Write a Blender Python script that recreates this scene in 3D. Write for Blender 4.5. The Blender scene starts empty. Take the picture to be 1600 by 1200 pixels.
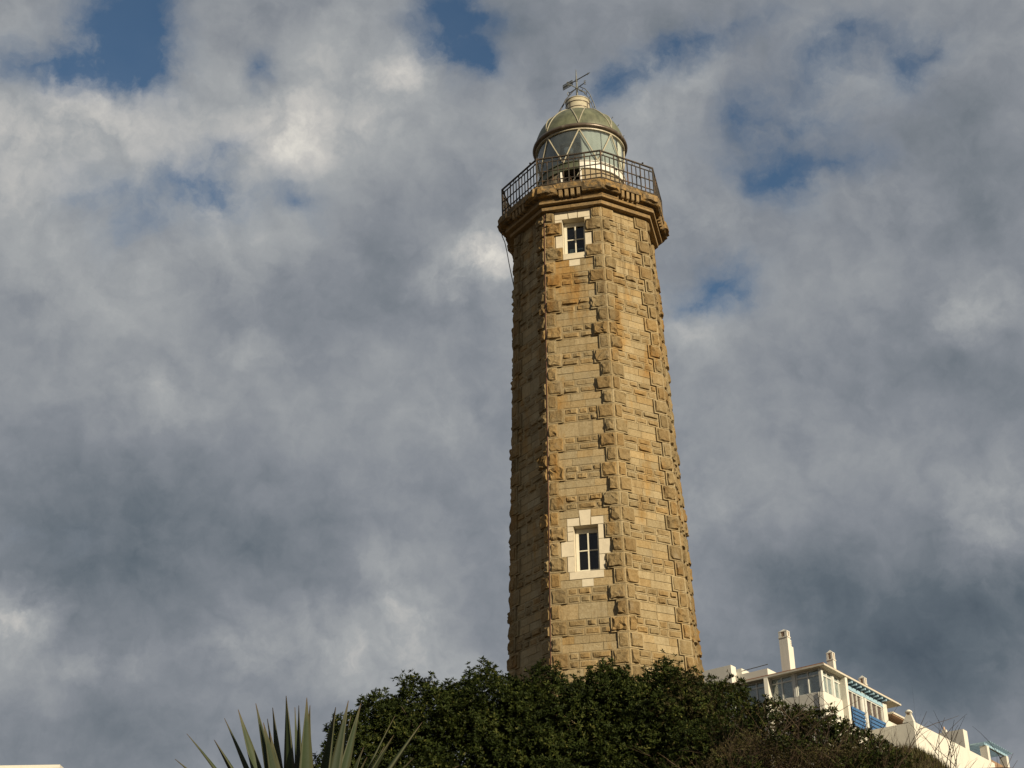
import bpy, math, random
import numpy as np
from mathutils import Vector, Matrix, Euler

SC = bpy.context.scene
COL = SC.collection
R = math.radians

# ------------------------------------------------------------------ camera
cam_data = bpy.data.cameras.new('camera')
cam_data.sensor_width = 36.0
cam_data.lens = 53.753
cam_data.clip_start = 0.1
cam_data.clip_end = 4000
cam = bpy.data.objects.new('camera', cam_data)
COL.objects.link(cam)
PITCH, ROLL = 0.4338382, -0.02657056
fw = Vector((0, math.cos(PITCH), math.sin(PITCH)))
up0 = Vector((0, -math.sin(PITCH), math.cos(PITCH)))
rt0 = Vector((1, 0, 0))
rt = rt0 * math.cos(ROLL) + up0 * math.sin(ROLL)
up = -rt0 * math.sin(ROLL) + up0 * math.cos(ROLL)
cam.matrix_world = Matrix(((rt.x, up.x, -fw.x, 0), (rt.y, up.y, -fw.y, 0), (rt.z, up.z, -fw.z, 1.6), (0, 0, 0, 1)))
SC.camera = cam

# ------------------------------------------------------------------ exposure, sun, sky
SC.view_settings.view_transform = 'Standard'
SC.view_settings.look = 'None'
SC.view_settings.exposure = 0.6
SC.view_settings.gamma = 1.0
SC.view_settings.use_curve_mapping = False

SUN_AZ, SUN_EL = 142.0, 19.5          # azimuth clockwise from +Y
sun_dir = Vector((math.sin(R(SUN_AZ)) * math.cos(R(SUN_EL)), math.cos(R(SUN_AZ)) * math.cos(R(SUN_EL)), math.sin(R(SUN_EL))))
sd = bpy.data.lights.new('sun', 'SUN')
sd.energy = 5.0
sd.angle = R(0.5)
sd.color = (1.0, 0.85, 0.62)
sun = bpy.data.objects.new('sun', sd)
COL.objects.link(sun)
sun.rotation_euler = sun_dir.to_track_quat('Z', 'Y').to_euler()
sun.location = (30, -40, 60)

def lin(r, g, b):
    f = lambda c: ((c / 255 + 0.055) / 1.055) ** 2.4 if c > 10 else c / 255 / 12.92
    return (f(r), f(g), f(b), 1)

SKY_GAPS = [
    (-16.58, 37.33, 2.63, 3.62, 18.6, 1.0), (-16.88, 35.95, 2.81, 1.82, -11.9, 0.95), (-16.32, 38.15, 2.13, 1.97, 8.7, 0.64), (-20.39, 35.02, 3.1, 1.24, 2.2, 0.6),
    (-18.57, 35.35, 2.63, 1.05, 9.5, 0.44), (-11.03, 35.99, 1.01, 1.35, -10.0, 0.64), (-12.37, 33.43, 1.55, 0.88, 17.3, 0.56), (-12.77, 31.55, 2.88, 1.69, 15.3, 0.64),
    (-17.22, 30.96, 3.17, 1.4, 2.3, 0.44), (-8.83, 31.63, 1.09, 1.64, 23.1, 0.44), (-16.04, 29.74, 2.35, 1.68, 6.6, 0.24), (-2.22, 38.31, 1.55, 3.21, 7.7, 1.05),
    (-1.72, 36.77, 1.87, 0.95, -15.2, 0.68), (-4.29, 37.72, 1.86, 1.69, 1.1, 0.32), (-0.15, 38.17, 1.52, 1.08, -1.4, 0.4), (4.68, 35.45, 2.11, 1.77, 30.6, 0.64),
    (8.14, 36.81, 2.19, 1.28, 18.5, 0.67), (6.33, 36.15, 2.55, 1.09, 24.6, 0.48), (10.67, 37.35, 3.18, 1.41, 17.0, 0.4), (15.95, 36.52, 3.8, 1.39, -21.1, 0.4),
    (19.02, 35.31, 2.13, 1.25, 13.1, 0.44), (12.62, 35.06, 4.2, 1.41, 16.4, 0.36), (17.97, 34.14, 1.65, 1.98, -11.9, 0.28), (12.53, 33.45, 3.21, 1.42, 1.6, 0.36),
    (11.59, 31.58, 2.04, 1.7, -22.7, 0.64), (14.31, 31.64, 2.7, 0.84, -3.1, 0.52), (10.51, 33.92, 0.88, 0.88, -7.4, 0.28), (8.85, 27.84, 2.06, 1.58, -25.8, 0.64),
    (7.73, 27.22, 2.24, 0.86, 10.0, 0.44), (-20.02, 36.08, 4.89, 2.44, 10.6, 0.32), (14.68, 35.69, 9.0, 4.0, 4.9, 0.29), (12.77, 32.26, 6.09, 3.55, -8.4, 0.29),
    (-13.07, 31.87, 7.1, 3.38, 5.4, 0.29), (8.73, 27.97, 4.13, 3.1, -5.7, 0.24), (-18.29, 18.9, 3.97, 1.65, 4.5, 0.16), (-1.94, 37.62, 4.07, 3.05, -0.3, 0.24),]
SKY_BRIGHT = [
    (-17.02, 33.78, 5.81, 3.15, -7.3, 0.34), (-17.94, 34.69, 2.64, 1.39, 3.8, 0.25), (-10.05, 33.82, 2.1, 1.63, 4.1, 0.42), (-5.72, 35.51, 4.6, 2.72, 26.4, 0.25),
    (-4.0, 36.47, 2.21, 1.16, 35.2, 0.25), (-1.78, 29.39, 2.77, 1.32, 19.3, 0.42), (-0.54, 29.77, 1.73, 1.11, -1.2, 0.25), (-18.86, 15.92, 1.8, 1.57, 3.8, 0.6),
    (-4.68, 17.05, 1.44, 2.58, 29.8, 0.3), (-3.2, 16.34, 1.89, 1.1, -0.6, 0.22), (-6.6, 14.95, 5.62, 1.77, -11.6, 0.32), (-11.15, 14.89, 2.02, 1.01, 1.4, 0.2),
    (-13.98, 24.07, 2.1, 1.42, 4.2, 0.22), (-10.54, 25.93, 1.44, 0.75, 3.1, 0.2), (-16.41, 14.04, 3.46, 1.38, 12.8, 0.2), (-12.65, 30.04, 4.25, 2.72, -10.4, 0.2),
    (-17.64, 27.95, 3.84, 2.0, 6.9, 0.15), (-18.95, 30.34, 2.98, 1.39, -12.6, 0.2), (6.33, 34.53, 3.24, 3.24, -5.1, 0.24), (9.07, 36.15, 4.22, 2.03, 18.1, 0.14),
    (17.29, 34.82, 3.47, 1.98, 3.7, 0.2), (9.03, 30.79, 3.94, 1.78, 3.9, 0.18), (15.75, 30.68, 2.08, 1.41, -9.7, 0.15), (7.25, 26.42, 2.14, 1.45, -4.8, 0.3),
    (18.75, 25.79, 2.06, 1.4, 0.5, 0.33), (18.38, 18.21, 2.05, 2.71, -28.5, 0.33), (8.46, 19.89, 2.47, 2.47, -4.4, 0.14), (-2.65, 23.94, 2.15, 1.46, 19.6, 0.15),
    (-12.08, 36.78, 4.18, 2.68, 5.8, 0.08), (-6.66, 38.23, 4.21, 2.09, 2.6, 0.1), (-20.9, 36.61, 3.08, 1.68, 11.3, 0.14), (-23.11, 32.68, 4.85, 3.88, 11.4, 0.2),
    (1.04, 31.28, 4.15, 5.53, -21.9, 0.12),]
SKY_DARK = [
    (-14.21, 18.0, 9.41, 4.71, 2.9, 0.3), (-5.34, 29.66, 4.49, 6.56, -29.0, 0.16), (-11.57, 21.86, 10.92, 4.44, 2.8, 0.12), (-16.63, 11.82, 10.43, 2.28, 2.0, 0.15),
    (16.56, 15.45, 10.91, 5.62, -6.1, 0.28), (12.47, 14.46, 9.04, 3.01, -4.7, 0.18), (18.93, 22.74, 5.64, 2.99, -30.0, 0.2), (19.87, 32.99, 4.6, 5.58, -12.7, 0.16),
    (-0.45, 17.71, 2.42, 3.8, -1.4, 0.16), (-2.18, 19.4, 3.81, 2.08, -0.8, 0.1), (9.72, 17.68, 4.43, 2.38, -4.5, 0.18), (6.29, 37.3, 5.41, 1.52, 14.4, 0.1),
    (9.77, 22.88, 5.84, 2.4, -5.4, 0.1), (18.13, 11.29, 8.39, 3.87, -5.2, 0.1), (-8.15, 17.73, 5.47, 3.08, 1.0, 0.08), (2.81, 37.96, 5.41, 2.03, -3.2, 0.06),]


class NT:
    """small helper to write node trees"""
    def __init__(self, tree):
        self.t = tree; self.n = tree.nodes; self.l = tree.links
    def new(self, typ, **kw):
        nd = self.n.new(typ)
        for k, v in kw.items(): setattr(nd, k, v)
        return nd
    def link(self, a, b): self.l.new(a, b)
    def put(self, sock, v):
        if hasattr(v, 'is_output'): self.link(v, sock)
        elif v is not None: sock.default_value = v
    def math(self, op, a, b=None, c=None, clamp=False):
        nd = self.new('ShaderNodeMath', operation=op, use_clamp=clamp)
        for i, v in enumerate((a, b, c)):
            if v is not None: self.put(nd.inputs[i], v)
        return nd.outputs[0]
    def vmath(self, op, a, b=None, scale=None):
        nd = self.new('ShaderNodeVectorMath', operation=op)
        self.put(nd.inputs[0], a)
        if b is not None: self.put(nd.inputs[1], b)
        if scale is not None: self.put(nd.inputs[3], scale)
        return nd.outputs[1] if op in ('DOT_PRODUCT', 'LENGTH') else nd.outputs[0]
    def noise(self, vec, scale, detail=4, rough=0.5, color=False, lac=2.0):
        nd = self.new('ShaderNodeTexNoise')
        nd.inputs['Scale'].default_value = scale; nd.inputs['Detail'].default_value = detail
        nd.inputs['Roughness'].default_value = rough; nd.inputs['Lacunarity'].default_value = lac
        if vec is not None: self.link(vec, nd.inputs['Vector'])
        return nd.outputs['Color'] if color else nd.outputs['Fac']
    def ramp(self, fac, stops, interp='LINEAR'):
        nd = self.new('ShaderNodeValToRGB')
        cr = nd.color_ramp; cr.interpolation = interp
        while len(cr.elements) < len(stops): cr.elements.new(0.5)
        for e, (p, c) in zip(cr.elements, stops):
            e.position = p; e.color = c if len(c) == 4 else (*c, 1)
        self.put(nd.inputs[0], fac)
        return nd.outputs[0]
    def mix(self, fac, a, b, blend='MIX'):
        nd = self.new('ShaderNodeMix', data_type='RGBA', blend_type=blend)
        self.put(nd.inputs[0], fac); self.put(nd.inputs[6], a); self.put(nd.inputs[7], b)
        return nd.outputs[2]
    def smooth(self, v, a, b, c=0.0, d=1.0):
        nd = self.new('ShaderNodeMapRange', interpolation_type='SMOOTHSTEP')
        self.put(nd.inputs[0], v)
        for i, x in enumerate((a, b, c, d)): nd.inputs[i + 1].default_value = x
        return nd.outputs[0]

world = bpy.data.worlds.new('World')
SC.world = world
world.use_nodes = True
W = NT(world.node_tree)
W.n.clear()
geo = W.new('ShaderNodeTexCoord')
dirv = geo.outputs['Generated']
# cloud edges are ragged: the direction is displaced by noise before the cloud masses are read
w1 = W.vmath('SCALE', W.vmath('SUBTRACT', W.noise(dirv, 13, 3, 0.55, color=True), (0.5, 0.5, 0.5)), scale=0.040)
w2 = W.vmath('SCALE', W.vmath('SUBTRACT', W.noise(dirv, 45, 5, 0.62, color=True), (0.5, 0.5, 0.5)), scale=0.020)
w3 = W.vmath('SCALE', W.vmath('SUBTRACT', W.noise(dirv, 130, 4, 0.6, color=True), (0.5, 0.5, 0.5)), scale=0.006)
dwarp = W.vmath('ADD', W.vmath('ADD', W.vmath('ADD', dirv, w1), w2), w3)

def masses(lst, vec, grow=1.0, kind='SPHERICAL'):
    tot = None
    for az, el, rx, ry, roll, amp in lst:
        a, e, t = R(az), R(el), R(roll)
        c = Vector((math.sin(a) * math.cos(e), math.cos(a) * math.cos(e), math.sin(e)))
        h = Vector((math.cos(a), -math.sin(a), 0)); n = h.cross(c)
        if n.z < 0: n = -n
        a1 = h * math.cos(t) + n * math.sin(t)
        a2 = c.cross(a1)
        m = Matrix((a1, a2, c)).transposed()
        mp = W.new('ShaderNodeMapping', vector_type='TEXTURE')
        mp.inputs['Location'].default_value = c
        mp.inputs['Rotation'].default_value = m.to_euler('XYZ')
        mp.inputs['Scale'].default_value = (R(rx) * grow, R(ry) * grow, 0.6)
        W.link(vec, mp.inputs['Vector'])
        g = W.new('ShaderNodeTexGradient', gradient_type=kind)
        W.link(mp.outputs[0], g.inputs[0])
        tot = W.math('MULTIPLY_ADD', g.outputs['Fac'], amp, tot if tot is not None else 0.0)
    return tot

gaps = masses(SKY_GAPS, dwarp, 1.45, 'QUADRATIC_SPHERE')
bright = masses(SKY_BRIGHT, dwarp, 1.15)
dark = masses(SKY_DARK, dirv)
flat = W.new('ShaderNodeMapping'); W.link(dirv, flat.inputs[0]); flat.inputs['Scale'].default_value = (1, 1, 1.5)
fb1 = W.noise(flat.outputs[0], 9, 6, 0.52)
fb2 = W.noise(dwarp, 30, 7, 0.58)
fb4 = W.noise(dwarp, 26, 6, 0.62)
fb3 = W.noise(flat.outputs[0], 3.5, 3, 0.5)
B = W.math('ADD', W.math('MULTIPLY_ADD', fb1, 0.40, 0.315), W.math('MULTIPLY', bright, W.math('MULTIPLY_ADD', fb2, 1.7, -0.20)))
B = W.math('SUBTRACT', B, W.math('MULTIPLY', dark, 0.85))
B = W.math('ADD', B, W.math('MULTIPLY_ADD', fb2, 0.27, -0.145))
B = W.math('ADD', B, W.math('MULTIPLY_ADD', fb3, 0.25, -0.125))
sun_side = W.vmath('ADD', dwarp, tuple(0.011 * c for c in (0.80, -0.30, 0.52)))
B = W.math('ADD', B, W.math('MULTIPLY', W.math('SUBTRACT', W.noise(dwarp, 17, 6, 0.58), W.noise(sun_side, 17, 6, 0.58)), 0.28))
cloud = W.ramp(B, [(0.0, lin(67, 79, 91)), (0.22, lin(96, 106, 115)), (0.45, lin(133, 138, 145)), (0.66, lin(162, 165, 167)), (0.85, lin(195, 193, 189)), (1.0, lin(222, 218, 209))])
sky = W.new('ShaderNodeTexSky', sky_type='NISHITA')
sky.sun_disc = False
sky.sun_elevation = R(SUN_EL); sky.sun_rotation = R(SUN_AZ)
sky.altitude = 20; sky.air_density = 1.0; sky.dust_density = 1.0; sky.ozone_density = 1.5
blue = W.mix(1.0, sky.outputs[0], (0.55, 0.72, 0.80, 1), 'MULTIPLY')
cloud10 = W.mix(1.0, cloud, (10, 10, 10, 1), 'MULTIPLY')
gapv = W.math('ADD', W.math('MULTIPLY', gaps, W.math('MULTIPLY_ADD', fb4, 2.6, -0.22)), W.math('MULTIPLY_ADD', fb2, 0.5, -0.25))
gapf = W.smooth(gapv, 0.05, 1.18, 0.0, 0.95)
final = W.mix(gapf, cloud10, blue)
bg = W.new('ShaderNodeBackground'); bg.inputs['Strength'].default_value = 0.066
W.link(final, bg.inputs['Color'])
wo = W.new('ShaderNodeOutputWorld'); W.link(bg.outputs[0], wo.inputs['Surface'])
try:
    world.cycles.sampling_method = 'MANUAL'; world.cycles.sample_map_resolution = 512
except Exception: pass

# ------------------------------------------------------------------ building helpers
class MB:
    def __init__(self):
        self.v = []; self.f = []; self.t = []
    def quad_list(self, pts, faces, tint=(0.5, 0.5, 0, 1)):
        o = len(self.v)
        self.v += [tuple(p) for p in pts]
        self.f += [tuple(i + o for i in f) for f in faces]
        if isinstance(tint, list): self.t += tint
        else: self.t += [tint] * len(pts)
        return self
    def box(self, a, b, tint=(0.5, 0.5, 0, 1), frame=None):
        """box between corners a and b; frame = (origin, ex, ey, ez) of a local frame"""
        pts = [Vector((x, y, z)) for z in (a[2], b[2]) for y in (a[1], b[1]) for x in (a[0], b[0])]
        fs = [(0, 2, 3, 1), (4, 5, 7, 6), (0, 1, 5, 4), (2, 6, 7, 3), (0, 4, 6, 2), (1, 3, 7, 5)]
        if frame:
            o, ex, ey, ez = frame
            pts = [o + ex * p.x + ey * p.y + ez * p.z for p in pts]
            if ex.cross(ey).dot(ez) < 0: fs = [f[::-1] for f in fs]
        return self.quad_list(pts, fs, tint)
    def tube(self, pts, rad, n=6, tint=(0.5, 0.5, 0, 1), cap=True):
        pts = [Vector(p) for p in pts]
        rads = rad if isinstance(rad, (list, tuple)) else [rad] * len(pts)
        o = len(self.v); prev = None
        for i, p in enumerate(pts):
            d = (pts[min(i + 1, len(pts) - 1)] - pts[max(i - 1, 0)])
            if d.length < 1e-9: d = Vector((0, 0, 1))
            d.normalize()
            if prev is None:
                a = d.orthogonal().normalized()
            else:
                a = prev - d * prev.dot(d)
                a = a.normalized() if a.length > 1e-6 else d.orthogonal().normalized()
            prev = a; b = d.cross(a)
            for k in range(n):
                w = 2 * math.pi * k / n
                self.v.append(tuple(p + (a * math.cos(w) + b * math.sin(w)) * rads[i])); self.t.append(tint)
        for i in range(len(pts) - 1):
            for k in range(n):
                k2 = (k + 1) % n
                self.f.append((o + i * n + k, o + i * n + k2, o + (i + 1) * n + k2, o + (i + 1) * n + k))
        if cap:
            self.f.append(tuple(o + k for k in reversed(range(n))))
            self.f.append(tuple(o + (len(pts) - 1) * n + k for k in range(n)))
        return self
    def lathe(self, prof, n=32, centre=(0, 0), a0=0.0, a1=2 * math.pi, tint=(0.5, 0.5, 0, 1)):
        """prof = [(r, z)] bottom to top on the outside"""
        full = abs(a1 - a0 - 2 * math.pi) < 1e-6
        m = n if full else n + 1
        o = len(self.v)
        for r, z in prof:
            for k in range(m):
                w = a0 + (a1 - a0) * k / n
                self.v.append((centre[0] + r * math.cos(w), centre[1] + r * math.sin(w), z)); self.t.append(tint)
        for i in range(len(prof) - 1):
            for k in range(n):
                k2 = (k + 1) % m
                self.f.append((o + i * m + k, o + i * m + k2, o + (i + 1) * m + k2, o + (i + 1) * m + k))
        return self
    def build(self, name, mat, parent=None, base=None, smooth=False, loc=None):
        """link as one object; vertices are world coordinates, the object's origin goes to loc (or to its parent's)"""
        pw = WORLD_POS.get(parent.as_pointer(), Vector()) if parent else Vector()
        org = Vector(loc) if loc is not None else (Vector(pw) if parent else Vector((0, 0, 0)))
        me = bpy.data.meshes.new(name)
        vs = [(x - org.x, y - org.y, z - org.z) for x, y, z in self.v]
        me.from_pydata(vs, [], self.f)
        at = me.attributes.new('tint', 'FLOAT_COLOR', 'POINT')
        at.data.foreach_set('color', np.array(self.t, dtype=np.float32).ravel())
        me.materials.append(mat)
        if smooth: me.shade_smooth()
        me.update()
        ob = bpy.data.objects.new(name, me)
        COL.objects.link(ob)
        if parent: ob.parent = parent
        ob.location = org - pw
        WORLD_POS[ob.as_pointer()] = org
        return ob

WORLD_POS = {}

def tag(o, label=None, cat=None, group=None, kind=None):
    if label: o['label'] = label
    if cat: o['category'] = cat
    if group: o['group'] = group
    if kind: o['kind'] = kind
    return o

def thing(name, label, cat, loc, group=None):
    o = bpy.data.objects.new(name, None); COL.objects.link(o)
    o.empty_display_size = 0.3
    o.location = loc
    WORLD_POS[o.as_pointer()] = Vector(loc)
    return tag(o, label, cat, group)

def copy_part(src, parent, loc):
    """a copy of one part (shared mesh) moved so that its origin is at loc (world)"""
    c = src.copy(); COL.objects.link(c); c.parent = parent
    pw = WORLD_POS[parent.as_pointer()]
    c.location = Vector(loc) - pw
    WORLD_POS[c.as_pointer()] = Vector(loc)
    return c

# ------------------------------------------------------------------ materials
def mat(name, rough=0.7, metallic=0.0, spec=0.5):
    m = bpy.data.materials.new(name); m.use_nodes = True
    t = NT(m.node_tree); t.n.clear()
    out = t.new('ShaderNodeOutputMaterial')
    p = t.new('ShaderNodeBsdfPrincipled')
    p.inputs['Roughness'].default_value = rough
    p.inputs['Metallic'].default_value = metallic
    p.inputs['Specular IOR Level'].default_value = spec
    t.link(p.outputs[0], out.inputs['Surface'])
    t.p = p; t.out = out
    t.pos = t.new('ShaderNodeNewGeometry').outputs['Position']
    return m, t

def bump(t, height, strength, dist):
    b = t.new('ShaderNodeBump'); b.inputs['Strength'].default_value = strength; b.inputs['Distance'].default_value = dist
    t.link(height, b.inputs['Height']); t.link(b.outputs[0], t.p.inputs['Normal'])

def stone_material():
    m, t = mat('sandstone', 0.88, spec=0.25)
    a = t.new('ShaderNodeAttribute', attribute_name='tint')
    sep = t.new('ShaderNodeSeparateColor'); t.link(a.outputs['Color'], sep.inputs[0])
    tr, tg, tb = sep.outputs
    # tr: value of the stone, tg: hue (0 grey - 1 orange), tb: weathered rock face
    val = t.ramp(tr, [(0.0, (0.212, 0.165, 0.093)), (0.5, (0.278, 0.221, 0.129)), (1.0, (0.338, 0.277, 0.173))])
    hue = t.ramp(tg, [(0.0, (0.93, 0.98, 1.06)), (0.45, (1.0, 1.0, 1.0)), (1.0, (1.03, 0.93, 0.76))])
    c = t.mix(1.0, val, hue, 'MULTIPLY')
    grain = t.noise(t.pos, 16, 6, 0.65)
    c = t.mix(t.smooth(grain, 0.30, 0.75, 0, 0.55), t.mix(1.0, c, (0.74, 0.68, 0.56, 1), 'MULTIPLY'), t.mix(1.0, c, (1.14, 1.13, 1.10, 1), 'MULTIPLY'))
    # weathered brown skin on the rock faces, broken up
    skin = t.math('MULTIPLY', tb, t.smooth(t.noise(t.pos, 7, 5, 0.7), 0.25, 0.62, 0.35, 1.0))
    c = t.mix(t.math('MULTIPLY', skin, 0.68), c, t.mix(1.0, c, (0.67, 0.59, 0.45, 1), 'MULTIPLY'))
    # orange iron stains and brown run marks, taller than wide
    st = t.new('ShaderNodeMapping'); t.link(t.pos, st.inputs[0]); st.inputs['Scale'].default_value = (1, 1, 0.35)
    s1 = t.smooth(t.noise(st.outputs[0], 1.5, 4, 0.6), 0.54, 0.68, 0, 0.7)
    c = t.mix(s1, c, t.mix(1.0, c, (0.98, 0.73, 0.36, 1), 'MULTIPLY'))
    s2 = t.smooth(t.noise(st.outputs[0], 2.9, 5, 0.65), 0.57, 0.72, 0, 0.6)
    c = t.mix(s2, c, t.mix(1.0, c, (0.50, 0.40, 0.30, 1), 'MULTIPLY'))
    s3 = t.smooth(t.noise(t.pos, 2.1, 5, 0.6), 0.58, 0.75, 0, 0.4)
    st2 = t.new('ShaderNodeMapping'); t.link(t.pos, st2.inputs[0]); st2.inputs['Scale'].default_value = (1, 1, 0.10)
    sz = t.new('ShaderNodeSeparateXYZ'); t.link(t.pos, sz.inputs[0])
    run = t.math('MULTIPLY', t.smooth(t.noise(st2.outputs[0], 5.0, 4, 0.6), 0.48, 0.64, 0, 0.75), t.smooth(sz.outputs[2], 20.5, 24.4, 0.35, 1.0))
    c = t.mix(run, c, t.mix(1.0, c, (0.45, 0.40, 0.33, 1), 'MULTIPLY'))
    c = t.mix(s3, c, (0.215, 0.18, 0.12, 1))
    t.link(c, t.p.inputs['Base Color'])
    h = t.math('ADD', t.math('MULTIPLY', t.noise(t.pos, 26, 6, 0.7), 0.6), t.math('MULTIPLY', t.noise(t.pos, 90, 3, 0.6), 0.25))
    h = t.math('ADD', h, t.math('MULTIPLY', t.math('MULTIPLY', t.noise(t.pos, 11, 3, 0.6), tb), 1.1))
    bump(t, h, 0.75, 0.035)
    return m

def cornice_material():
    m, t = mat('lichen_stained_sandstone', 0.9, spec=0.2)
    a = t.new('ShaderNodeAttribute', attribute_name='tint')
    sep = t.new('ShaderNodeSeparateColor'); t.link(a.outputs['Color'], sep.inputs[0])
    tr, tg, tb = sep.outputs
    c = t.ramp(tr, [(0.0, (0.155, 0.108, 0.056)), (0.5, (0.235, 0.176, 0.097)), (1.0, (0.305, 0.243, 0.145))])
    g = t.noise(t.pos, 14, 6, 0.65)
    c = t.mix(t.smooth(g, 0.3, 0.75, 0, 0.5), t.mix(1.0, c, (0.7, 0.6, 0.48, 1), 'MULTIPLY'), c)
    l1 = t.smooth(t.noise(t.pos, 4.2, 5, 0.65), 0.43, 0.62, 0, 0.85)
    l1 = t.math('MULTIPLY', l1, t.math('MULTIPLY_ADD', tb, 0.8, 0.2))
    c = t.mix(l1, c, (0.24, 0.145, 0.045, 1))
    l2 = t.smooth(t.noise(t.pos, 6.5, 6, 0.7), 0.44, 0.56, 0, 0.92)
    l2 = t.math('MULTIPLY', l2, t.math('MULTIPLY_ADD', tb, 0.85, 0.12))
    c = t.mix(l2, c, (0.075, 0.058, 0.035, 1))
    t.link(c, t.p.inputs['Base Color'])
    bump(t, t.noise(t.pos, 24, 6, 0.7), 0.6, 0.03)
    return m

def plain(name, col, rough=0.7, var=0.25, scale=6, metallic=0.0, spec=0.4, dirt=None, bumps=0.15, bscale=30, use_tint=False):
    m, t = mat(name, rough, metallic, spec)
    n = t.noise(t.pos, scale, 5, 0.6)
    lo = tuple(x * (1 - var) for x in col); hi = tuple(min(1, x * (1 + var * 0.6)) for x in col)
    c = t.ramp(n, [(0.3, lo), (0.7, hi)])
    if dirt:
        st = t.new('ShaderNodeMapping'); t.link(t.pos, st.inputs[0]); st.inputs['Scale'].default_value = (1, 1, 0.3)
        d = t.smooth(t.noise(st.outputs[0], dirt[1], 5, 0.65), dirt[2], dirt[2] + 0.18, 0, dirt[3])
        c = t.mix(d, c, (*dirt[0], 1))
    if use_tint:
        a = t.new('ShaderNodeAttribute', attribute_name='tint')
        sep = t.new('ShaderNodeSeparateColor'); t.link(a.outputs['Color'], sep.inputs[0])
        c = t.mix(1.0, c, t.ramp(sep.outputs[0], [(0, (0.55, 0.55, 0.55)), (1, (1.45, 1.45, 1.45))]), 'MULTIPLY')
    t.link(c, t.p.inputs['Base Color'])
    if bumps: bump(t, t.noise(t.pos, bscale, 4, 0.6), bumps, 0.02)
    return m

def leaf_material(name, stops, rough=0.6, spec=0.10):
    m, t = mat(name, rough, spec=spec)
    a = t.new('ShaderNodeAttribute', attribute_name='tint')
    sep = t.new('ShaderNodeSeparateColor'); t.link(a.outputs['Color'], sep.inputs[0])
    c = t.ramp(sep.outputs[0], stops)
    t.link(c, t.p.inputs['Base Color'])
    # thin leaves let a little light through
    tr = t.new('ShaderNodeBsdfTranslucent'); t.link(c, tr.inputs[0])
    mx = t.new('ShaderNodeMixShader'); mx.inputs[0].default_value = 0.18
    t.link(t.p.outputs[0], mx.inputs[1]); t.link(tr.outputs[0], mx.inputs[2]); t.link(mx.outputs[0], t.out.inputs['Surface'])
    return m

def glass_material(name, dust, dustcol, refl=0.06):
    m, t = mat(name, 0.05)
    fr = t.new('ShaderNodeFresnel'); fr.inputs[0].default_value = 1.5
    gl = t.new('ShaderNodeBsdfGlossy'); gl.inputs['Roughness'].default_value = 0.04
    tr = t.new('ShaderNodeBsdfTransparent'); tr.inputs[0].default_value = (0.9, 0.95, 0.92, 1)
    df = t.new('ShaderNodeBsdfDiffuse'); df.inputs[0].default_value = (*dustcol, 1)
    m1 = t.new('ShaderNodeMixShader'); t.link(t.math('MULTIPLY_ADD', fr.outputs[0], 1.0, refl, clamp=True), m1.inputs[0])
    t.link(tr.outputs[0], m1.inputs[1]); t.link(gl.outputs[0], m1.inputs[2])
    m2 = t.new('ShaderNodeMixShader')
    t.put(m2.inputs[0], t.smooth(t.noise(t.pos, 3.0, 4, 0.6), 0.25, 0.75, dust * 0.6, dust * 1.4))
    t.link(m1.outputs[0], m2.inputs[1]); t.link(df.outputs[0], m2.inputs[2])
    t.link(m2.outputs[0], t.out.inputs['Surface'])
    return m

M = {}
M['stone'] = stone_material()
M['cornice'] = cornice_material()
M['mortar'] = plain('lime_mortar', (0.265, 0.211, 0.125), 0.92, 0.25, 5, bumps=0.4)
M['pale_stone'] = plain('pale_limestone', (0.468, 0.413, 0.304), 0.85, 0.10, 7, dirt=((0.390, 0.312, 0.195), 3.0, 0.60, 0.4), bumps=0.2)
M['window_paint'] = plain('cream_window_paint', (0.515, 0.484, 0.382), 0.5, 0.06, 8, dirt=((0.351, 0.296, 0.203), 6, 0.62, 0.4))
M['dark_glass'] = glass_material('window_glass', 0.02, (0.16, 0.16, 0.15), 0.01)
M['lantern_glass'] = glass_material('lantern_glass', 0.07, (0.45, 0.50, 0.47), 0.05)
M['dome_lining'] = plain('pale_dome_lining', (0.58, 0.62, 0.60), 0.7, 0.12, 3)
M['lens_curtain'] = plain('pale_curtain', (0.235, 0.255, 0.245), 0.9, 0.12, 2.5, bumps=0)
M['iron'] = plain('rusted_iron', (0.036, 0.029, 0.021), 0.75, 0.45, 22, metallic=0.2, dirt=((0.16, 0.085, 0.035), 9, 0.52, 0.8), bumps=0.3)
M['grey_iron'] = plain('grey_painted_iron', (0.12, 0.125, 0.115), 0.6, 0.3, 15, metallic=0.3)
M['dome'] = plain('weathered_dome_paint', (0.105, 0.112, 0.066), 0.5, 0.40, 3.0, spec=0.4, dirt=((0.040, 0.047, 0.026), 2.6, 0.50, 0.85), bumps=0.12)
M['dome_rib'] = plain('dome_rib_paint', (0.234, 0.218, 0.156), 0.5, 0.2, 8)
M['bronze'] = plain('bronze_gutter', (0.101, 0.078, 0.055), 0.35, 0.3, 7, metallic=0.35, spec=0.5, dirt=((0.265, 0.226, 0.164), 4, 0.55, 0.6))
M['cream_metal'] = plain('cream_painted_metal', (0.335, 0.304, 0.218), 0.5, 0.18, 6, dirt=((0.203, 0.172, 0.109), 4, 0.56, 0.6))
M['white_metal'] = plain('white_painted_metal', (0.530, 0.515, 0.452), 0.5, 0.08, 6, dirt=((0.351, 0.312, 0.234), 5, 0.62, 0.5))
M['lantern_wall'] = plain('lantern_base_render', (0.234, 0.187, 0.113), 0.85, 0.25, 4, dirt=((0.172, 0.125, 0.070), 3, 0.55, 0.6))
M['lens'] = plain('lens_glass', (0.30, 0.31, 0.29), 0.22, 0.3, 10, metallic=0.85, spec=0.7, bumps=0)
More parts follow.
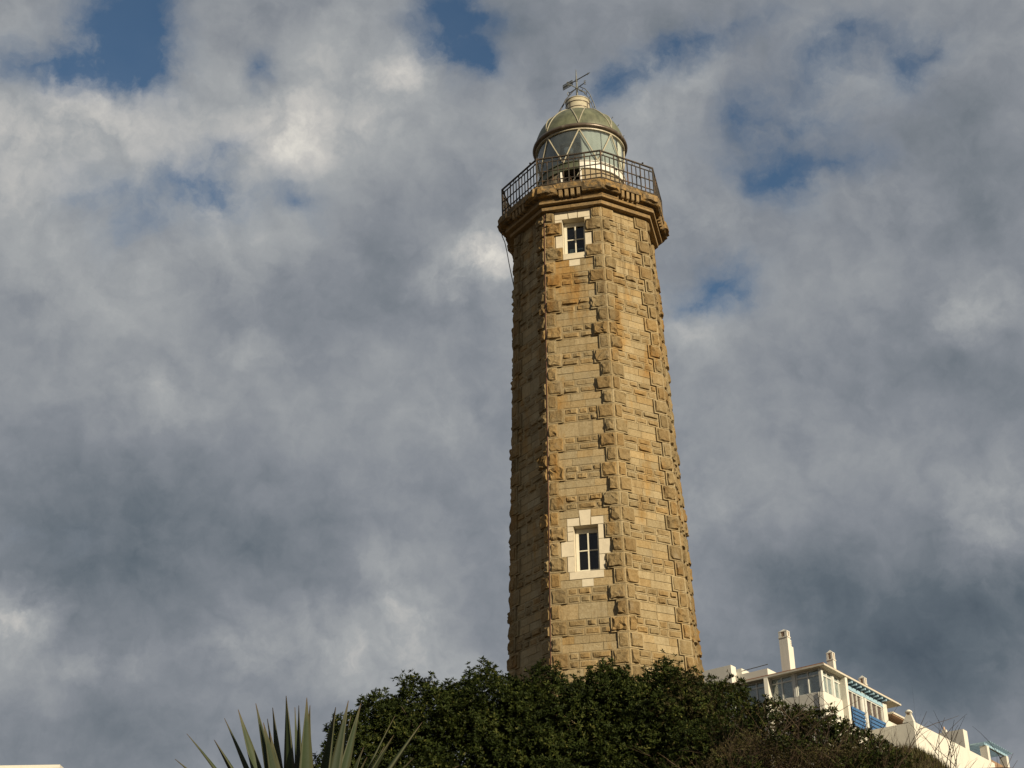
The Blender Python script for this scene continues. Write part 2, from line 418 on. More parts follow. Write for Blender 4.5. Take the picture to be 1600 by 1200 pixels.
M['brass'] = plain('brass', (0.55, 0.42, 0.18), 0.3, 0.2, 10, metallic=0.9, bumps=0)
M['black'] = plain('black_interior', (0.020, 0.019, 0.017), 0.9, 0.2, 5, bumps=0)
M['cable'] = plain('black_cable', (0.015, 0.015, 0.016), 0.6, 0.1, 5, bumps=0)
M['copper'] = plain('oxidised_conductor', (0.10, 0.045, 0.025), 0.6, 0.3, 9, bumps=0)
M['white_wall'] = plain('whitewashed_wall', (0.515, 0.499, 0.437), 0.9, 0.06, 1.2, spec=0.2, dirt=((0.452, 0.413, 0.343), 0.9, 0.58, 0.5), bumps=0.35, bscale=9)
M['roof_edge'] = plain('white_roof_edge', (0.452, 0.421, 0.343), 0.8, 0.12, 2.5, dirt=((0.328, 0.265, 0.195), 1.6, 0.55, 0.5))
M['roof_tile'] = plain('terracotta_roof', (0.265, 0.133, 0.078), 0.85, 0.35, 4)
M['soffit'] = plain('brown_soffit_boards', (0.234, 0.148, 0.086), 0.8, 0.3, 4)
M['house_frame'] = plain('white_window_frame', (0.515, 0.515, 0.468), 0.5, 0.05, 5)
M['house_glass'] = glass_material('house_glass', 0.22, (0.40, 0.46, 0.45), 0.10)
M['tint_glass'] = glass_material('brown_house_glass', 0.30, (0.15, 0.11, 0.09), 0.02)
M['curtain'] = plain('pale_green_blind', (0.328, 0.390, 0.359), 0.9, 0.2, 3, bumps=0)
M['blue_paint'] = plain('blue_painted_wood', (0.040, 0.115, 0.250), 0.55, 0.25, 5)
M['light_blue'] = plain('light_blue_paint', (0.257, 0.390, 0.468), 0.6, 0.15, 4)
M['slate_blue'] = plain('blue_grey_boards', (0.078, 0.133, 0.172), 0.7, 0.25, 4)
M['terracotta'] = plain('terracotta_cap', (0.406, 0.281, 0.187), 0.85, 0.2, 5)
M['bark'] = plain('bark', (0.09, 0.065, 0.045), 0.9, 0.35, 12, bumps=0.5)
M['twig'] = plain('dry_twig', (0.074, 0.048, 0.027), 0.9, 0.35, 5, bumps=0, use_tint=True)
M['leaf'] = leaf_material('glossy_green_leaf', [(0.0, (0.008, 0.012, 0.003)), (0.45, (0.021, 0.031, 0.006)), (0.8, (0.046, 0.056, 0.011)), (1.0, (0.105, 0.100, 0.028))])
M['brown_leaf'] = leaf_material('dry_leaf', [(0.0, (0.020, 0.014, 0.006)), (0.4, (0.042, 0.034, 0.011)), (0.75, (0.054, 0.055, 0.015)), (1.0, (0.12, 0.085, 0.036))], 0.7, 0.2)

# ------------------------------------------------------------------ ground
def sstep(a, b, x):
    t = np.clip((x - a) / (b - a), 0, 1)
    return t * t * (3 - 2 * t)

def ground_z(x, y):
    x = np.asarray(x, float); y = np.asarray(y, float)
    z = 3.2 * sstep(5.5, 12.0, y)
    z = z + 5.85 * np.exp(-((x - 9.45) / 3.0) ** 2 - ((y - 38.5) / 4.5) ** 2)
    z = z + 14.0 * sstep(46, 88, y) * sstep(-12, 16, x)
    z = z - 0.012 * np.clip(y - 140, 0, 1e9)
    return z

xs = np.concatenate([np.linspace(-900, -60, 22), np.linspace(-56, 60, 117), np.linspace(66, 900, 22)])
ys = np.concatenate([np.linspace(-700, -20, 18), np.linspace(-16, 120, 137), np.linspace(128, 1200, 26)])
gx, gy = np.meshgrid(xs, ys)
gz = ground_z(gx, gy)
rng = np.random.default_rng(5)
near = (np.abs(gx) < 60) & (gy > 12) & (gy < 110)
gz = gz + near * rng.normal(0, 0.05, gz.shape)
g = MB()
g.v = [tuple(p) for p in np.stack([gx.ravel(), gy.ravel(), gz.ravel()], 1)]
nx_, ny_ = len(xs), len(ys)
g.f = [(j * nx_ + i, j * nx_ + i + 1, (j + 1) * nx_ + i + 1, (j + 1) * nx_ + i) for j in range(ny_ - 1) for i in range(nx_ - 1)]
g.t = [(0.5, 0.5, 0, 1)] * len(g.v)
M['ground'] = plain('dry_grass_and_earth', (0.095, 0.066, 0.034), 0.95, 0.4, 2.0, dirt=((0.08, 0.075, 0.03), 1.1, 0.5, 0.8), bumps=0.8, bscale=14)
tag(g.build('ground', M['ground'], smooth=True), kind='structure')

# ------------------------------------------------------------------ lighthouse
TX, TY, TZ0 = 2.27166, 39.50337, 22.40413
H = 0.42
T0, T26, PHI = 2.12669, 2.52193, 0.213415
BASE = float(ground_z(TX, TY)) - 0.2
C22, S22, T22 = math.cos(math.pi / 8), math.sin(math.pi / 8), math.tan(math.pi / 8)
zi = lambda i: TZ0 - H * i
rad = lambda z: T0 + (T26 - T0) * ((TZ0 - z) / H) / 26
hwid = lambda z: rad(z) * S22
def fbasis(j):
    a = -math.pi / 2 - PHI + math.pi / 4 * j
    n = Vector((math.cos(a), math.sin(a), 0))
    return n, Vector((-n.y, n.x, 0))
FB = {j: fbasis(j) for j in range(-4, 5)}
TC = Vector((TX, TY, 0))
def FP(j, u, z, d):
    n, t = FB[j]
    q = TC + n * (rad(z) * C22 + d) + t * u
    return Vector((q.x, q.y, z))

light = thing('lighthouse', 'tall octagonal sandstone lighthouse tower with railed gallery, glazed lantern and green dome', 'lighthouse', (TX, TY, BASE))
rs = random.Random(11)

# the two windows of the front face: opening in course units
OPEN = [(18.05, 21.0), (-4.25, -1.5)]
OW = 0.325
# core wall
wb = MB()
zs_all = [BASE, 9.0, zi(22), zi(21.0), zi(18.05), zi(16), zi(8), zi(0), zi(-1.5), zi(-4.25), 24.50]
for j in range(-4, 4):
    for a, b in zip(zs_all[:-1], zs_all[1:]):
        ha, hb = hwid(a), hwid(b)
        hole = j == 0 and any(abs(a - zi(o[1])) < 1e-6 and abs(b - zi(o[0])) < 1e-6 for o in OPEN)
        spans = [(-1, 1)] if not hole else [(-1, 0), (0, 1)]
        for s0, s1 in spans:
            ua0, ub0 = (-ha, -hb) if s0 == -1 else (OW, OW)
            ua1, ub1 = (ha, hb) if s1 == 1 else (-OW, -OW)
            wb.quad_list([FP(j, ua0, a, 0), FP(j, ua1, a, 0), FP(j, ub1, b, 0), FP(j, ub0, b, 0)], [(0, 1, 2, 3)])
wb.build('tower_wall', M['mortar'], light)

def rnd_tint(lo=0.2, hi=0.9, orange=0.16, tb=0.0):
    g_ = rs.random() ** 1.3 * 0.75
    if rs.random() < orange: g_ = rs.uniform(0.7, 1.0)
    return (rs.uniform(lo, hi), g_, tb, 1)

STEP5 = [0, 0.06, 0.24, 0.50, 0.76, 0.94, 1.0]
STEP4 = [0, 0.08, 0.5, 0.92, 1.0]
STEP3 = [0, 0.14, 0.86, 1.0]

def boss(mb, P, u0, u1, z0, z1, d, hb, su, sv, tint):
    """rock face: border on the margin plane, inside pushed out unevenly"""
    o = len(mb.v); n, m = len(su), len(sv)
    tilt_u, tilt_v = rs.uniform(-0.35, 0.35), rs.uniform(-0.2, 0.4)
    q_ = rs.random()
    rug = 0.55 if q_ < 0.38 else 0.26
    if q_ > 0.72: hb *= 0.45
    for b, v in enumerate(sv):
        for a, u in enumerate(su):
            edge = a in (0, n - 1) or b in (0, m - 1)
            k = 0 if edge else hb * (0.78 + tilt_u * (u - 0.5) - tilt_v * (v - 0.5) + rs.uniform(-rug, rug))
            uu = u + (0 if edge else rs.uniform(-0.06, 0.06)); vv = v + (0 if edge else rs.uniform(-0.06, 0.06))
            uu = min(1, max(0, uu)); vv = min(1, max(0, vv))
            if a in (1, n - 2) and b in (1, m - 2): k *= rs.uniform(0.3, 1.0)
            mb.v.append(tuple(P(u0 + (u1 - u0) * uu, z0 + (z1 - z0) * vv, d + max(k, 0))))
            mb.t.append((tint[0], tint[1], 0.35 if edge else 1.0, 1))
    for b in range(m - 1):
        for a in range(n - 1):
            q = [o + b * n + a, o + b * n + a + 1, o + (b + 1) * n + a + 1, o + (b + 1) * n + a]
            if rs.random() < 0.5: mb.f += [(q[0], q[1], q[2]), (q[0], q[2], q[3])]
            else: mb.f += [(q[0], q[1], q[3]), (q[1], q[2], q[3])]

def stone_block(mb, j, u0, u1, z0, z1, d, margin=0.0, hb=0.0, su=None, sv=None, tint=None, trap=0.0, back=-0.03):
    """squared stone on face j; trap widens the top (keystones)"""
    P = lambda u, z, dd: FP(j, u, z, dd)
    tint = tint or rnd_tint()
    jit = lambda: rs.uniform(-0.0025, 0.0025) if not hb else 0
    c = [(u0, z0), (u1, z0), (u1 + trap, z1), (u0 - trap, z1)]
    fr = [P(u, z, d + jit()) for u, z in c]; bk = [P(u, z, back) for u, z in c]
    faces = [(0, 4, 5, 1), (1, 5, 6, 2), (2, 6, 7, 3), (3, 7, 4, 0)]
    if not hb:
        mb.quad_list(fr + bk, faces + [(0, 1, 2, 3)], tint)
    else:
        i0, i1, y0, y1 = u0 + margin, u1 - margin, z0 + margin, z1 - margin
        inn = [P(i0, y0, d), P(i1, y0, d), P(i1, y1, d), P(i0, y1, d)]
        mb.quad_list(fr + bk + inn, faces + [(0, 1, 9, 8), (1, 2, 10, 9), (2, 3, 11, 10), (3, 0, 8, 11)], (min(1, tint[0] + 0.12), tint[1] * 0.7, 0, 1))
        boss(mb, P, i0, i1, y0, y1, d, hb, su, sv, tint)

def quoin_block(mb, k, z0, z1, wa, wb_, d, hb):
    a, b = k, k + 1
    tint = rnd_tint(0.05, 0.7, 0.18)
    mt = (min(1, tint[0] + 0.25), tint[1] * 0.6, 0, 1)
    ext = d * T22
    A = lambda off, z, dd: FP(a, hwid(z) + off, z, dd)
    Bf = lambda off, z, dd: FP(b, -hwid(z) + off, z, dd)
    mg, ma = 0.030, 0.036
    ring = lambda z: [A(-wa, z, -0.03), A(-wa, z, d), A(ext, z, d), Bf(wb_, z, d), Bf(wb_, z, -0.03)]
    lo, hi = ring(z0), ring(z1)
    o = len(mb.v)
    mb.quad_list(lo + hi, [(0, 1, 6, 5), (3, 4, 9, 8), (4, 3, 2, 1, 0), (5, 6, 7, 8, 9)], mt)
    # margins and bosses on both faces
    for F, u0, u1, arris in ((A, -wa, ext, 'r'), (Bf, -ext, wb_, 'l')):
        i0 = u0 + (ma if arris == 'l' else mg); i1 = u1 - (ma if arris == 'r' else mg)
        out = [F(u0, z0, d), F(u1, z0, d), F(u1, z1, d), F(u0, z1, d)]
        inn = [F(i0, z0 + mg, d), F(i1, z0 + mg, d), F(i1, z1 - mg, d), F(i0, z1 - mg, d)]
        mb.quad_list(out + inn, [(0, 1, 5, 4), (1, 2, 6, 5), (2, 3, 7, 6), (3, 0, 4, 7)], mt)
        boss(mb, F, i0, i1, z0 + mg, z1 - mg, d, hb * rs.uniform(0.55, 1.2), STEP5 if (u1 - u0) > 0.32 else STEP4, STEP5, tint)

G = 0.005
ROWS = range(-5, 34)
def row_z(i0, i1):
    return zi(i1) + G, min(zi(i0) - G, 24.452)
LARGE, SMALL = 0.405, 0.245
def qwidths(k, i):
    """widths of the quoin of corner k in row i on its left and its right face"""
    big_left = (i % 2 == 0) if k % 2 == 0 else (i % 2 != 0)
    jl = rs.uniform(-0.012, 0.012)
    return (LARGE + jl, SMALL + jl) if big_left else (SMALL + jl, LARGE + jl)
QW = {(k, i): qwidths(k, i) for k in range(-4, 4) for i in ROWS}
for i in (-4, -2):      # quoins that run up to the jambs of the upper window
    QW[(-1, i)] = (QW[(-1, i)][0], hwid(zi(i + 0.5)) - 0.332); QW[(0, i)] = (hwid(zi(i + 0.5)) - 0.332, QW[(0, i)][1])
for k in (-2, -1, 0, 1, 2):
    for i in ROWS:
        z0, z1 = row_z(i, i + 1)
        mb = MB()
        quoin_block(mb, k, z0, z1, *QW[(k, i)], 0.064, 0.062)
        cz = (z0 + z1) / 2
        mb.build('quoin', M['stone'], light, loc=FP(k, hwid(cz), cz, 0))
hidden = MB()
for k in (-4, -3, 3):
    for i in ROWS:
        z0, z1 = row_z(i, i + 1)
        quoin_block(hidden, k, z0, z1, *QW[(k, i)], 0.064, 0.062)

# dressed pale stones round the windows: (i0, i1, u0, u1, proud, trap)
SURR = [
    (17.02, 18.05, -0.130, 0.120, 0.022, 0.033), (17.52, 18.05, -0.480, -0.160, 0.018, 0), (17.52, 18.05, 0.150, 0.475, 0.018, 0),
    (18.05, 18.40, -0.480, -OW, 0.018, 0), (18.40, 19.0, -0.480, -OW, 0.018, 0), (19.0, 20.0, -0.655, -OW, 0.018, 0), (20.0, 21.0, -0.500, -OW, 0.018, 0),
    (18.05, 19.0, OW, 0.470, 0.018, 0), (19.0, 20.0, OW, 0.615, 0.018, 0), (20.0, 21.0, OW, 0.470, 0.018, 0),
    (21.0, 21.5, -0.460, 0.425, 0.030, 0), (21.5, 22.0, -0.150, 0.150, 0.018, 0),
    (-4.9, -4.25, -0.125, 0.110, 0.022, 0.026), (-4.9, -4.25, -0.530, -0.155, 0.018, 0), (-4.9, -4.25, 0.140, 0.510, 0.018, 0),
    (-4.25, -4.0, -0.530, -OW, 0.018, 0), (-4.25, -4.0, OW, 0.510, 0.018, 0), (-3.0, -2.0, -0.520, -OW, 0.018, 0), (-3.0, -2.0, OW, 0.510, 0.018, 0),
    (-1.5, -1.04, -0.325, 0.325, 0.026, 0), (-1.0, -0.5, -0.160, 0.150, 0.018, 0)]
for i0, i1, u0, u1, d, tr_ in SURR:
    mb = MB()
    z0, z1 = row_z(i0, i1)
    stone_block(mb, 0, u0 + 0.003, u1 - 0.003, z0 + 0.002, z1 - 0.002, d, trap=tr_, tint=(0.5, 0.3, 0, 1))
    mb.build('dressed_stone', M['pale_stone'], light, loc=FP(0, (u0 + u1) / 2, (z0 + z1) / 2, 0))
BLOCKED = [(i0, i1, u0 - tr_, u1 + tr_) for i0, i1, u0, u1, d, tr_ in SURR] + [(o[0], o[1], -OW, OW) for o in OPEN] + [(-1.5, -1.0, -0.4, 0.4), (-5, -4.0, -0.53, 0.51)]

def free_spans(j, i0, i1, a, b):
    spans = [(a, b)]
    if j == 0:
        for q0, q1, u0, u1 in BLOCKED:
            if q0 < i1 - 0.06 and q1 > i0 + 0.06:
                nxt = []
                for s0, s1 in spans:
                    if u1 <= s0 or u0 >= s1: nxt.append((s0, s1)); continue
                    if u0 - s0 > 0.05: nxt.append((s0, u0))
                    if s1 - u1 > 0.05: nxt.append((u1, s1))
                spans = nxt
    return spans

def split_span(a, b, lo, hi):
    out = []; x = a
    while b - x > 1e-4:
        w = rs.uniform(lo, hi)
        if b - x - w < lo * 0.7: w = b - x
        out.append((x, x + w)); x += w
    return out

counts = {'rubble_stone': 0, 'ashlar_block': 0}
stuff = {'rubble_stone': MB(), 'ashlar_block': MB()}
for j in (0, 1, -1, 2, 3, -2, -3, -4):
    for i in ROWS:
        kl, kr = (j - 1, j)
        kl = kl if kl >= -4 else 3
        kr = kr if kr <= 3 else -4
        zm = zi(i + 0.5); hw = hwid(zm)
        a = -hw + QW[(kl, i)][1]; b = hw - QW[(kr, i)][0]
        rough_row = i % 2 == 0
        subs = [(i, i + 0.5), (i + 0.5, i + 1)]
        if not rough_row and rs.random() < 0.10 and not any(q0 < i + 1 and q1 > i for q0, q1, _, _ in BLOCKED): subs = [(i, i + 1)]
        for i0, i1 in subs:
            z0, z1 = row_z(i0, i1)
            if z1 - z0 < 0.05: continue
            for s0, s1 in free_spans(j, i0, i1, a, b):
                pieces = split_span(s0, s1, 0.25, 0.50) if rough_row else split_span(s0, s1, 0.30, 0.56)
                for u0, u1 in pieces:
                    kind = 'rubble_stone' if rough_row else 'ashlar_block'
                    single = j in (0, 1, -1) and counts[kind] < 300
                    mb = MB() if single else stuff[kind]
                    if rough_row:
                        small = j not in (0, 1, -1, 2)
                        stone_block(mb, j, u0 + G, u1 - G, z0, z1, 0.014 + rs.uniform(-0.003, 0.004), 0.030, rs.uniform(0.030, 0.066), STEP3 if small else STEP4, STEP3, rnd_tint(0.35, 0.9, 0.08))
                    else:
                        stone_block(mb, j, u0 + G * 0.6, u1 - G * 0.6, z0 + 0.001, z1 - 0.001, 0.015 + rs.uniform(-0.005, 0.006), tint=rnd_tint(0.45, 1.0, 0.07))
                    if single:
                        counts[kind] += 1
                        mb.build(kind, M['stone'], light, loc=FP(j, (u0 + u1) / 2, (z0 + z1) / 2, 0))
tag(stuff['rubble_stone'].build('rubble_stonework', M['stone'], light), kind='stuff')
tag(stuff['ashlar_block'].build('ashlar_stonework', M['stone'], light), kind='stuff')
tag(hidden.build('quoin_stonework', M['stone'], light), kind='stuff')

# windows: recessed cream sashes
n0, t0 = FB[0]
for o in OPEN:
    zb_, zt_ = zi(o[1]), zi(o[0])
    D = 0.24
    sash = MB()
    def bar(u0, u1, z0, z1, d0, d1):
        pts = [FP(0, u, z, d) for z in (z0, z1) for d in (d0, d1) for u in (u0, u1)]
        sash.quad_list(pts, [(0, 2, 3, 1), (4, 5, 7, 6), (0, 1, 5, 4), (2, 6, 7, 3), (0, 4, 6, 2), (1, 3, 7, 5)][0:6])
    L, Rr = -0.315, 0.315
    bar(L, -0.235, zb_ + 0.02, zt_ - 0.01, -D - 0.05, -D + 0.015); bar(0.255, Rr, zb_ + 0.02, zt_ - 0.01, -D - 0.05, -D + 0.015)
    bar(-0.235, 0.255, zt_ - 0.135, zt_ - 0.01, -D - 0.05, -D + 0.01); bar(-0.235, 0.255, zb_ + 0.02, zb_ + 0.11, -D - 0.05, -D + 0.01)
    zm = zb_ + (zt_ - zb_) * 0.51
    bar(-0.010, 0.030, zb_ + 0.11, zt_ - 0.135, -D - 0.04, -D + 0.006)
    bar(-0.235, -0.010, zm - 0.014, zm + 0.014, -D - 0.04, -D + 0.003); bar(0.030, 0.255, zm - 0.014, zm + 0.014, -D - 0.04, -D + 0.003)
    win = sash.build('window', M['window_paint'], light, loc=FP(0, 0, (zb_ + zt_) / 2, -D))
    rv = MB()
    q = lambda u, z, d: FP(0, u, z, d)
    for p in ([q(-OW, zb_, 0.016), q(-OW, zb_, -0.34), q(-OW, zt_, -0.34), q(-OW, zt_, 0.016)], [q(OW, zb_, -0.34), q(OW, zb_, 0.016), q(OW, zt_, 0.016), q(OW, zt_, -0.34)],
              [q(-OW, zt_, 0.016), q(-OW, zt_, -0.34), q(OW, zt_, -0.34), q(OW, zt_, 0.016)], [q(-OW, zb_, -0.34), q(-OW, zb_, 0.016), q(OW, zb_ , 0.016), q(OW, zb_, -0.34)]):
        rv.quad_list(p, [(0, 1, 2, 3)])
    rv.build('window_reveal', M['pale_stone'], win)
    for u0, u1 in ((-0.235, -0.010), (0.030, 0.255)):
        for z0, z1 in ((zb_ + 0.11, zm - 0.014), (zm + 0.014, zt_ - 0.135)):
            pn = MB(); pn.quad_list([q(u0, z0, -D - 0.02), q(u1, z0, -D - 0.02), q(u1, z1, -D - 0.02), q(u0, z1, -D - 0.02)], [(0, 1, 2, 3)])
            pn.build('pane', M['dark_glass'], win, loc=q((u0 + u1) / 2, (z0 + z1) / 2, -D - 0.02))
    if o[0] < 0:   # two pale boxes set behind the lower panes
        ld = MB(); ld.box((-0.20, -0.12, zb_ + 0.12), (-0.06, -0.04, zb_ + 0.30), frame=(Vector((FP(0, 0, zb_, -D - 0.06).x, FP(0, 0, zb_, -D - 0.06).y, 0)), t0, n0, Vector((0, 0, 1))))
        ld.box((-0.19, -0.10, zb_ + 0.30), (0.20, -0.05, zb_ + 0.34), frame=(Vector((FP(0, 0, zb_, -D - 0.06).x, FP(0, 0, zb_, -D - 0.06).y, 0)), t0, n0, Vector((0, 0, 1))))
        ld.build('pale_boxes', M['curtain'], win)
    # unlit room behind the window
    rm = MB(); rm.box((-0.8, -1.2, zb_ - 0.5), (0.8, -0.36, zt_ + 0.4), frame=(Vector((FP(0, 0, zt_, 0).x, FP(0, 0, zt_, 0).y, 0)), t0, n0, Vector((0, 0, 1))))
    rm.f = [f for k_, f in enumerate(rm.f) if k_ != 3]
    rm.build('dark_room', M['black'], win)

# ---- cornice: two moulded bands of blocks, a slab with rough corner stones and small bracket panels
def CP(j, s, off, r, z):
    n, t = FB[j]
    p = TC + n * (r * C22) + t * (s * r * S22 + off)
    return Vector((p.x, p.y, z))
def sector(mb, j, s0, s1, prof, off=0.004, tint=(0.5, 0.5, 0, 1)):
    o0 = off if s0 > -1 else 0; o1 = -off if s1 < 1 else 0
    A = [CP(j, s0, o0, r, z) for r, z in prof]; B_ = [CP(j, s1, o1, r, z) for r, z in prof]
    n = len(prof)
    fs = [(k, n + k, n + (k + 1) % n, (k + 1) % n) for k in range(n)]
    mb.quad_list(A + B_, fs + [tuple(range(n)), tuple(reversed(range(n, 2 * n)))], tint)
F1 = [(1.90, 24.46), (2.245, 24.46), (2.255, 24.465), (2.262, 24.562), (1.90, 24.572)]
F2 = [(1.90, 24.575), (2.372, 24.612), (2.385, 24.618), (2.392, 24.680), (1.90, 24.695)]
for j in range(-4, 4):
    for prof, cuts in ((F1, (-1, rs.uniform(-0.2, 0.3), 1)), (F2, (-1, rs.uniform(-0.45, -0.25), rs.uniform(0.2, 0.5), 1))):
        for s0, s1 in zip(cuts[:-1], cuts[1:]):
            mb = MB(); sector(mb, j, s0, s1, prof, tint=(rs.uniform(0.4, 0.9), 0.5, rs.uniform(0.0, 0.35), 1))
            mb.build('cornice_block', M['cornice'], light, loc=CP(j, (s0 + s1) / 2, 0, 2.2, prof[0][1]))
SLAB_LO, SLAB_HI = 24.81, 25.12
core = MB()
for j in range(-4, 4):
    sector(core, j, -1, 1, [(1.2, 24.703), (2.375, 24.703), (2.375, SLAB_HI), (1.2, SLAB_HI)], tint=(0.25, 0.5, 0.6, 1))
core.build('gallery_slab', M['cornice'], light)
for j in range(-4, 4):
    for s0, s1 in ((-1, -0.37), (0.37, 1)):
        mb = MB()
        tint = (rs.uniform(0.35, 0.8), 0.5, 1.0, 1)
        sector(mb, j, s0, s1, [(2.30, 24.795), (2.530, 24.795), (2.555, 24.812), (2.560, SLAB_HI - 0.02), (2.53, SLAB_HI + 0.012), (2.30, SLAB_HI + 0.012)], tint=tint)
        rf = 2.555
        n, t = FB[j]
        u0, u1 = s0 * rf * S22, s1 * rf * S22
        P = lambda u, z, d: TC + n * (rf * C22 + d) + t * u + Vector((0, 0, z))
        boss(mb, P, u0 + 0.03, u1 - 0.03, SLAB_LO + 0.02, SLAB_HI - 0.025, 0.002, 0.085, STEP5, STEP4, tint)
        mb.build('cornice_stone', M['cornice'], light, loc=CP(j, (s0 + s1) / 2, 0, 2.45, SLAB_LO))
    cap = MB(); sector(cap, j, -0.37, 0.37, [(2.376, 24.945), (2.56, 24.945), (2.565, SLAB_HI + 0.010), (2.376, SLAB_HI + 0.010)], tint=(rs.uniform(0.4, 0.8), 0.5, 0.9, 1))
    cap.build('bracket_lintel', M['cornice'], light, loc=CP(j, 0, 0, 2.5, 25.0))
    for q_ in range(4):
        mb = MB(); sc = -0.27 + 0.18 * q_
        sector(mb, j, sc - 0.050, sc + 0.050, [(2.376, 24.715), (2.50, 24.715), (2.525, 24.74), (2.535, 24.943), (2.376, 24.943)], off=0, tint=(rs.uniform(0.6, 1.0), 0.5, 0.2, 1))
        mb.build('dentil', M['cornice'], light, loc=CP(j, sc, 0, 2.5, 24.76))
fl = MB(); fl.quad_list([CP(j, 1, 0, 2.50, 25.138) for j in range(-4, 4)], [tuple(range(8))], (0.6, 0.5, 0.3, 1))
fl.build('gallery_floor', M['cornice'], light)

# ---- gallery railing
RR, Z0R, Z1R = 2.475, 25.19, 26.11
rail = MB()
def ring_rail(mb, z, hgt, w):
    for j in range(-4, 4):
        sector(mb, j, -1, 1, [(RR - w, z), (RR, z), (RR, z + hgt), (RR - w, z + hgt)], off=0)
ring_rail(rail, Z1R - 0.02, 0.034, 0.05); ring_rail(rail, Z0R, 0.028, 0.035)
railing = rail.build('gallery_railing', M['iron'], light)
for j in range(-4, 4):
    for z in (Z1R - 0.155, Z1R - 0.465, Z0R + 0.14):
        mb = MB(); sector(mb, j, -0.985, 0.985, [(RR - 0.032, z), (RR - 0.002, z), (RR - 0.002, z + 0.024), (RR - 0.032, z + 0.024)], off=0)
        mb.build('rail', M['iron'], railing, loc=CP(j, 0, 0, RR, z))
post_src = None; bal_src = {}; ring_src = None
for j in range(-4, 4):
    p = CP(j, 1, 0, RR - 0.02, 25.115)
    if post_src is None:
        mb = MB(); mb.tube([p, p + Vector((0, 0, Z1R - 25.115 + 0.01))], 0.024, 8)
        post_src = mb.build('post', M['iron'], railing, loc=p)
    else: copy_part(post_src, railing, p)
    for b_ in range(1, 12):
        s = -1 + b_ / 6.0
        tall = b_ in (3, 6, 9)
        p = CP(j, s, 0, RR - 0.016, Z0R + 0.02)
        top = Z1R - 0.02 if tall else Z1R - 0.15
        if tall not in bal_src:
            mb = MB(); mb.tube([p, p + Vector((0, 0, top - p.z))], 0.019 if tall else 0.0155, 6)
            bal_src[tall] = mb.build('baluster', M['iron'], railing, loc=p)
        else: copy_part(bal_src[tall], railing, p)
    n, t = FB[j]
    for s, z, r_ in ((-0.94, Z1R - 0.085, 0.055), (-0.25, Z1R - 0.085, 0.05), (0.25, Z1R - 0.085, 0.05), (0.94, Z1R - 0.085, 0.055), (-0.30, Z0R + 0.075, 0.045), (-0.14, Z0R + 0.08, 0.05), (0.02, Z0R + 0.075, 0.045)):
        c = CP(j, s, 0, RR - 0.016, z)
        mb = MB(); mb.tube([c + t * (r_ * math.cos(w)) + Vector((0, 0, r_ * math.sin(w))) for w in np.linspace(0.4, 6.1, 10)], 0.012, 5)
        mb.build('scroll', M['iron'], railing, loc=c)
for j, s, z, r_, nm in ((1, 0.62, Z1R + 0.06, 0.028, 'finial'), (1, -0.42, Z1R - 0.47, 0.035, 'clamp'), (-1, 0.66, Z1R + 0.05, 0.03, 'finial')):
    c = CP(j, s, 0, RR - 0.02, z)
    mb = MB(); mb.lathe([(0.002, c.z - r_), (r_, c.z - r_ * 0.5), (r_, c.z + r_ * 0.5), (0.002, c.z + r_)], 8, (c.x, c.y))
    mb.tube([c - Vector((0, 0, 0.09)), c], 0.008, 5)
    mb.build(nm, M['black'], railing, loc=c)
# bent lamp pipe fixed to the right-hand side of the railing
c = CP(1, 0.32, 0, RR + 0.01, Z0R + 0.12)
mb = MB(); mb.tube([c, c + Vector((0, 0, 0.22)), c + Vector((0.02, 0, 0.30)), c + Vector((0.08, 0.02, 0.32)), c + Vector((0.11, 0.03, 0.27))], [0.012, 0.012, 0.014, 0.022, 0.04], 8)
mb.build('bent_pipe', M['cable'], railing, loc=c)
# pale brace leaning across the door side
mb = MB(); mb.tube([CP(0, 0.0, 0, RR - 0.30, Z0R + 0.10), CP(0, 0.45, 0, RR - 0.30, Z1R - 0.32)], 0.014, 6)
mb.build('brace', M['dome_rib'], railing)

# ---- lantern
VIEW = math.atan2(-TY, -TX)              # towards the front of the lantern
tc = (TX, TY)
DOOR0, DOOR1 = VIEW - R(27), VIEW - R(0.5)
lb = MB()
lb.lathe([(1.29, 25.10), (1.29, 26.20), (1.27, 26.22)], 60, tc, DOOR1, DOOR0 + 2 * math.pi)
lb.lathe([(1.12, 25.10), (1.12, 26.20)][::-1], 60, tc, DOOR1, DOOR0 + 2 * math.pi)
for w in (DOOR0, DOOR1):
    c_, s_ = math.cos(w), math.sin(w)
    lb.quad_list([(TX + 1.12 * c_, TY + 1.12 * s_, 25.1), (TX + 1.29 * c_, TY + 1.29 * s_, 25.1), (TX + 1.29 * c_, TY + 1.29 * s_, 26.2), (TX + 1.12 * c_, TY + 1.12 * s_, 26.2)], [(0, 1, 2, 3)])
lantern = lb.build('lantern', M['lantern_wall'], light)
mb = MB(); mb.lathe([(0.01, 26.225), (1.27, 26.225), (1.27, 26.245), (0.01, 26.245)], 40, tc); mb.build('lantern_floor', M['black'], lantern)
PL = [(1.29, 26.225), (1.33, 26.24), (1.33, 26.27), (1.31, 26.28), (1.31, 26.475), (1.34, 26.485), (1.34, 26.505), (1.30, 26.505)]
mb = MB(); mb.lathe(PL, 40, tc, VIEW - R(2), VIEW + R(150)); mb.build('lantern_plinth', M['white_metal'], lantern)
mb = MB(); mb.lathe(PL, 50, tc, VIEW + R(150), VIEW + R(358)); mb.build('lantern_plinth', M['dome'], lantern)
for w, m_ in ((DOOR0, 'white_metal'), (DOOR1, 'white_metal')):
    p = Vector((TX + 1.30 * math.cos(w), TY + 1.30 * math.sin(w), 25.11))
    mb = MB(); mb.tube([p, p + Vector((0, 0, 1.10))], 0.038, 4); mb.build('door_post', M[m_], lantern, loc=p)
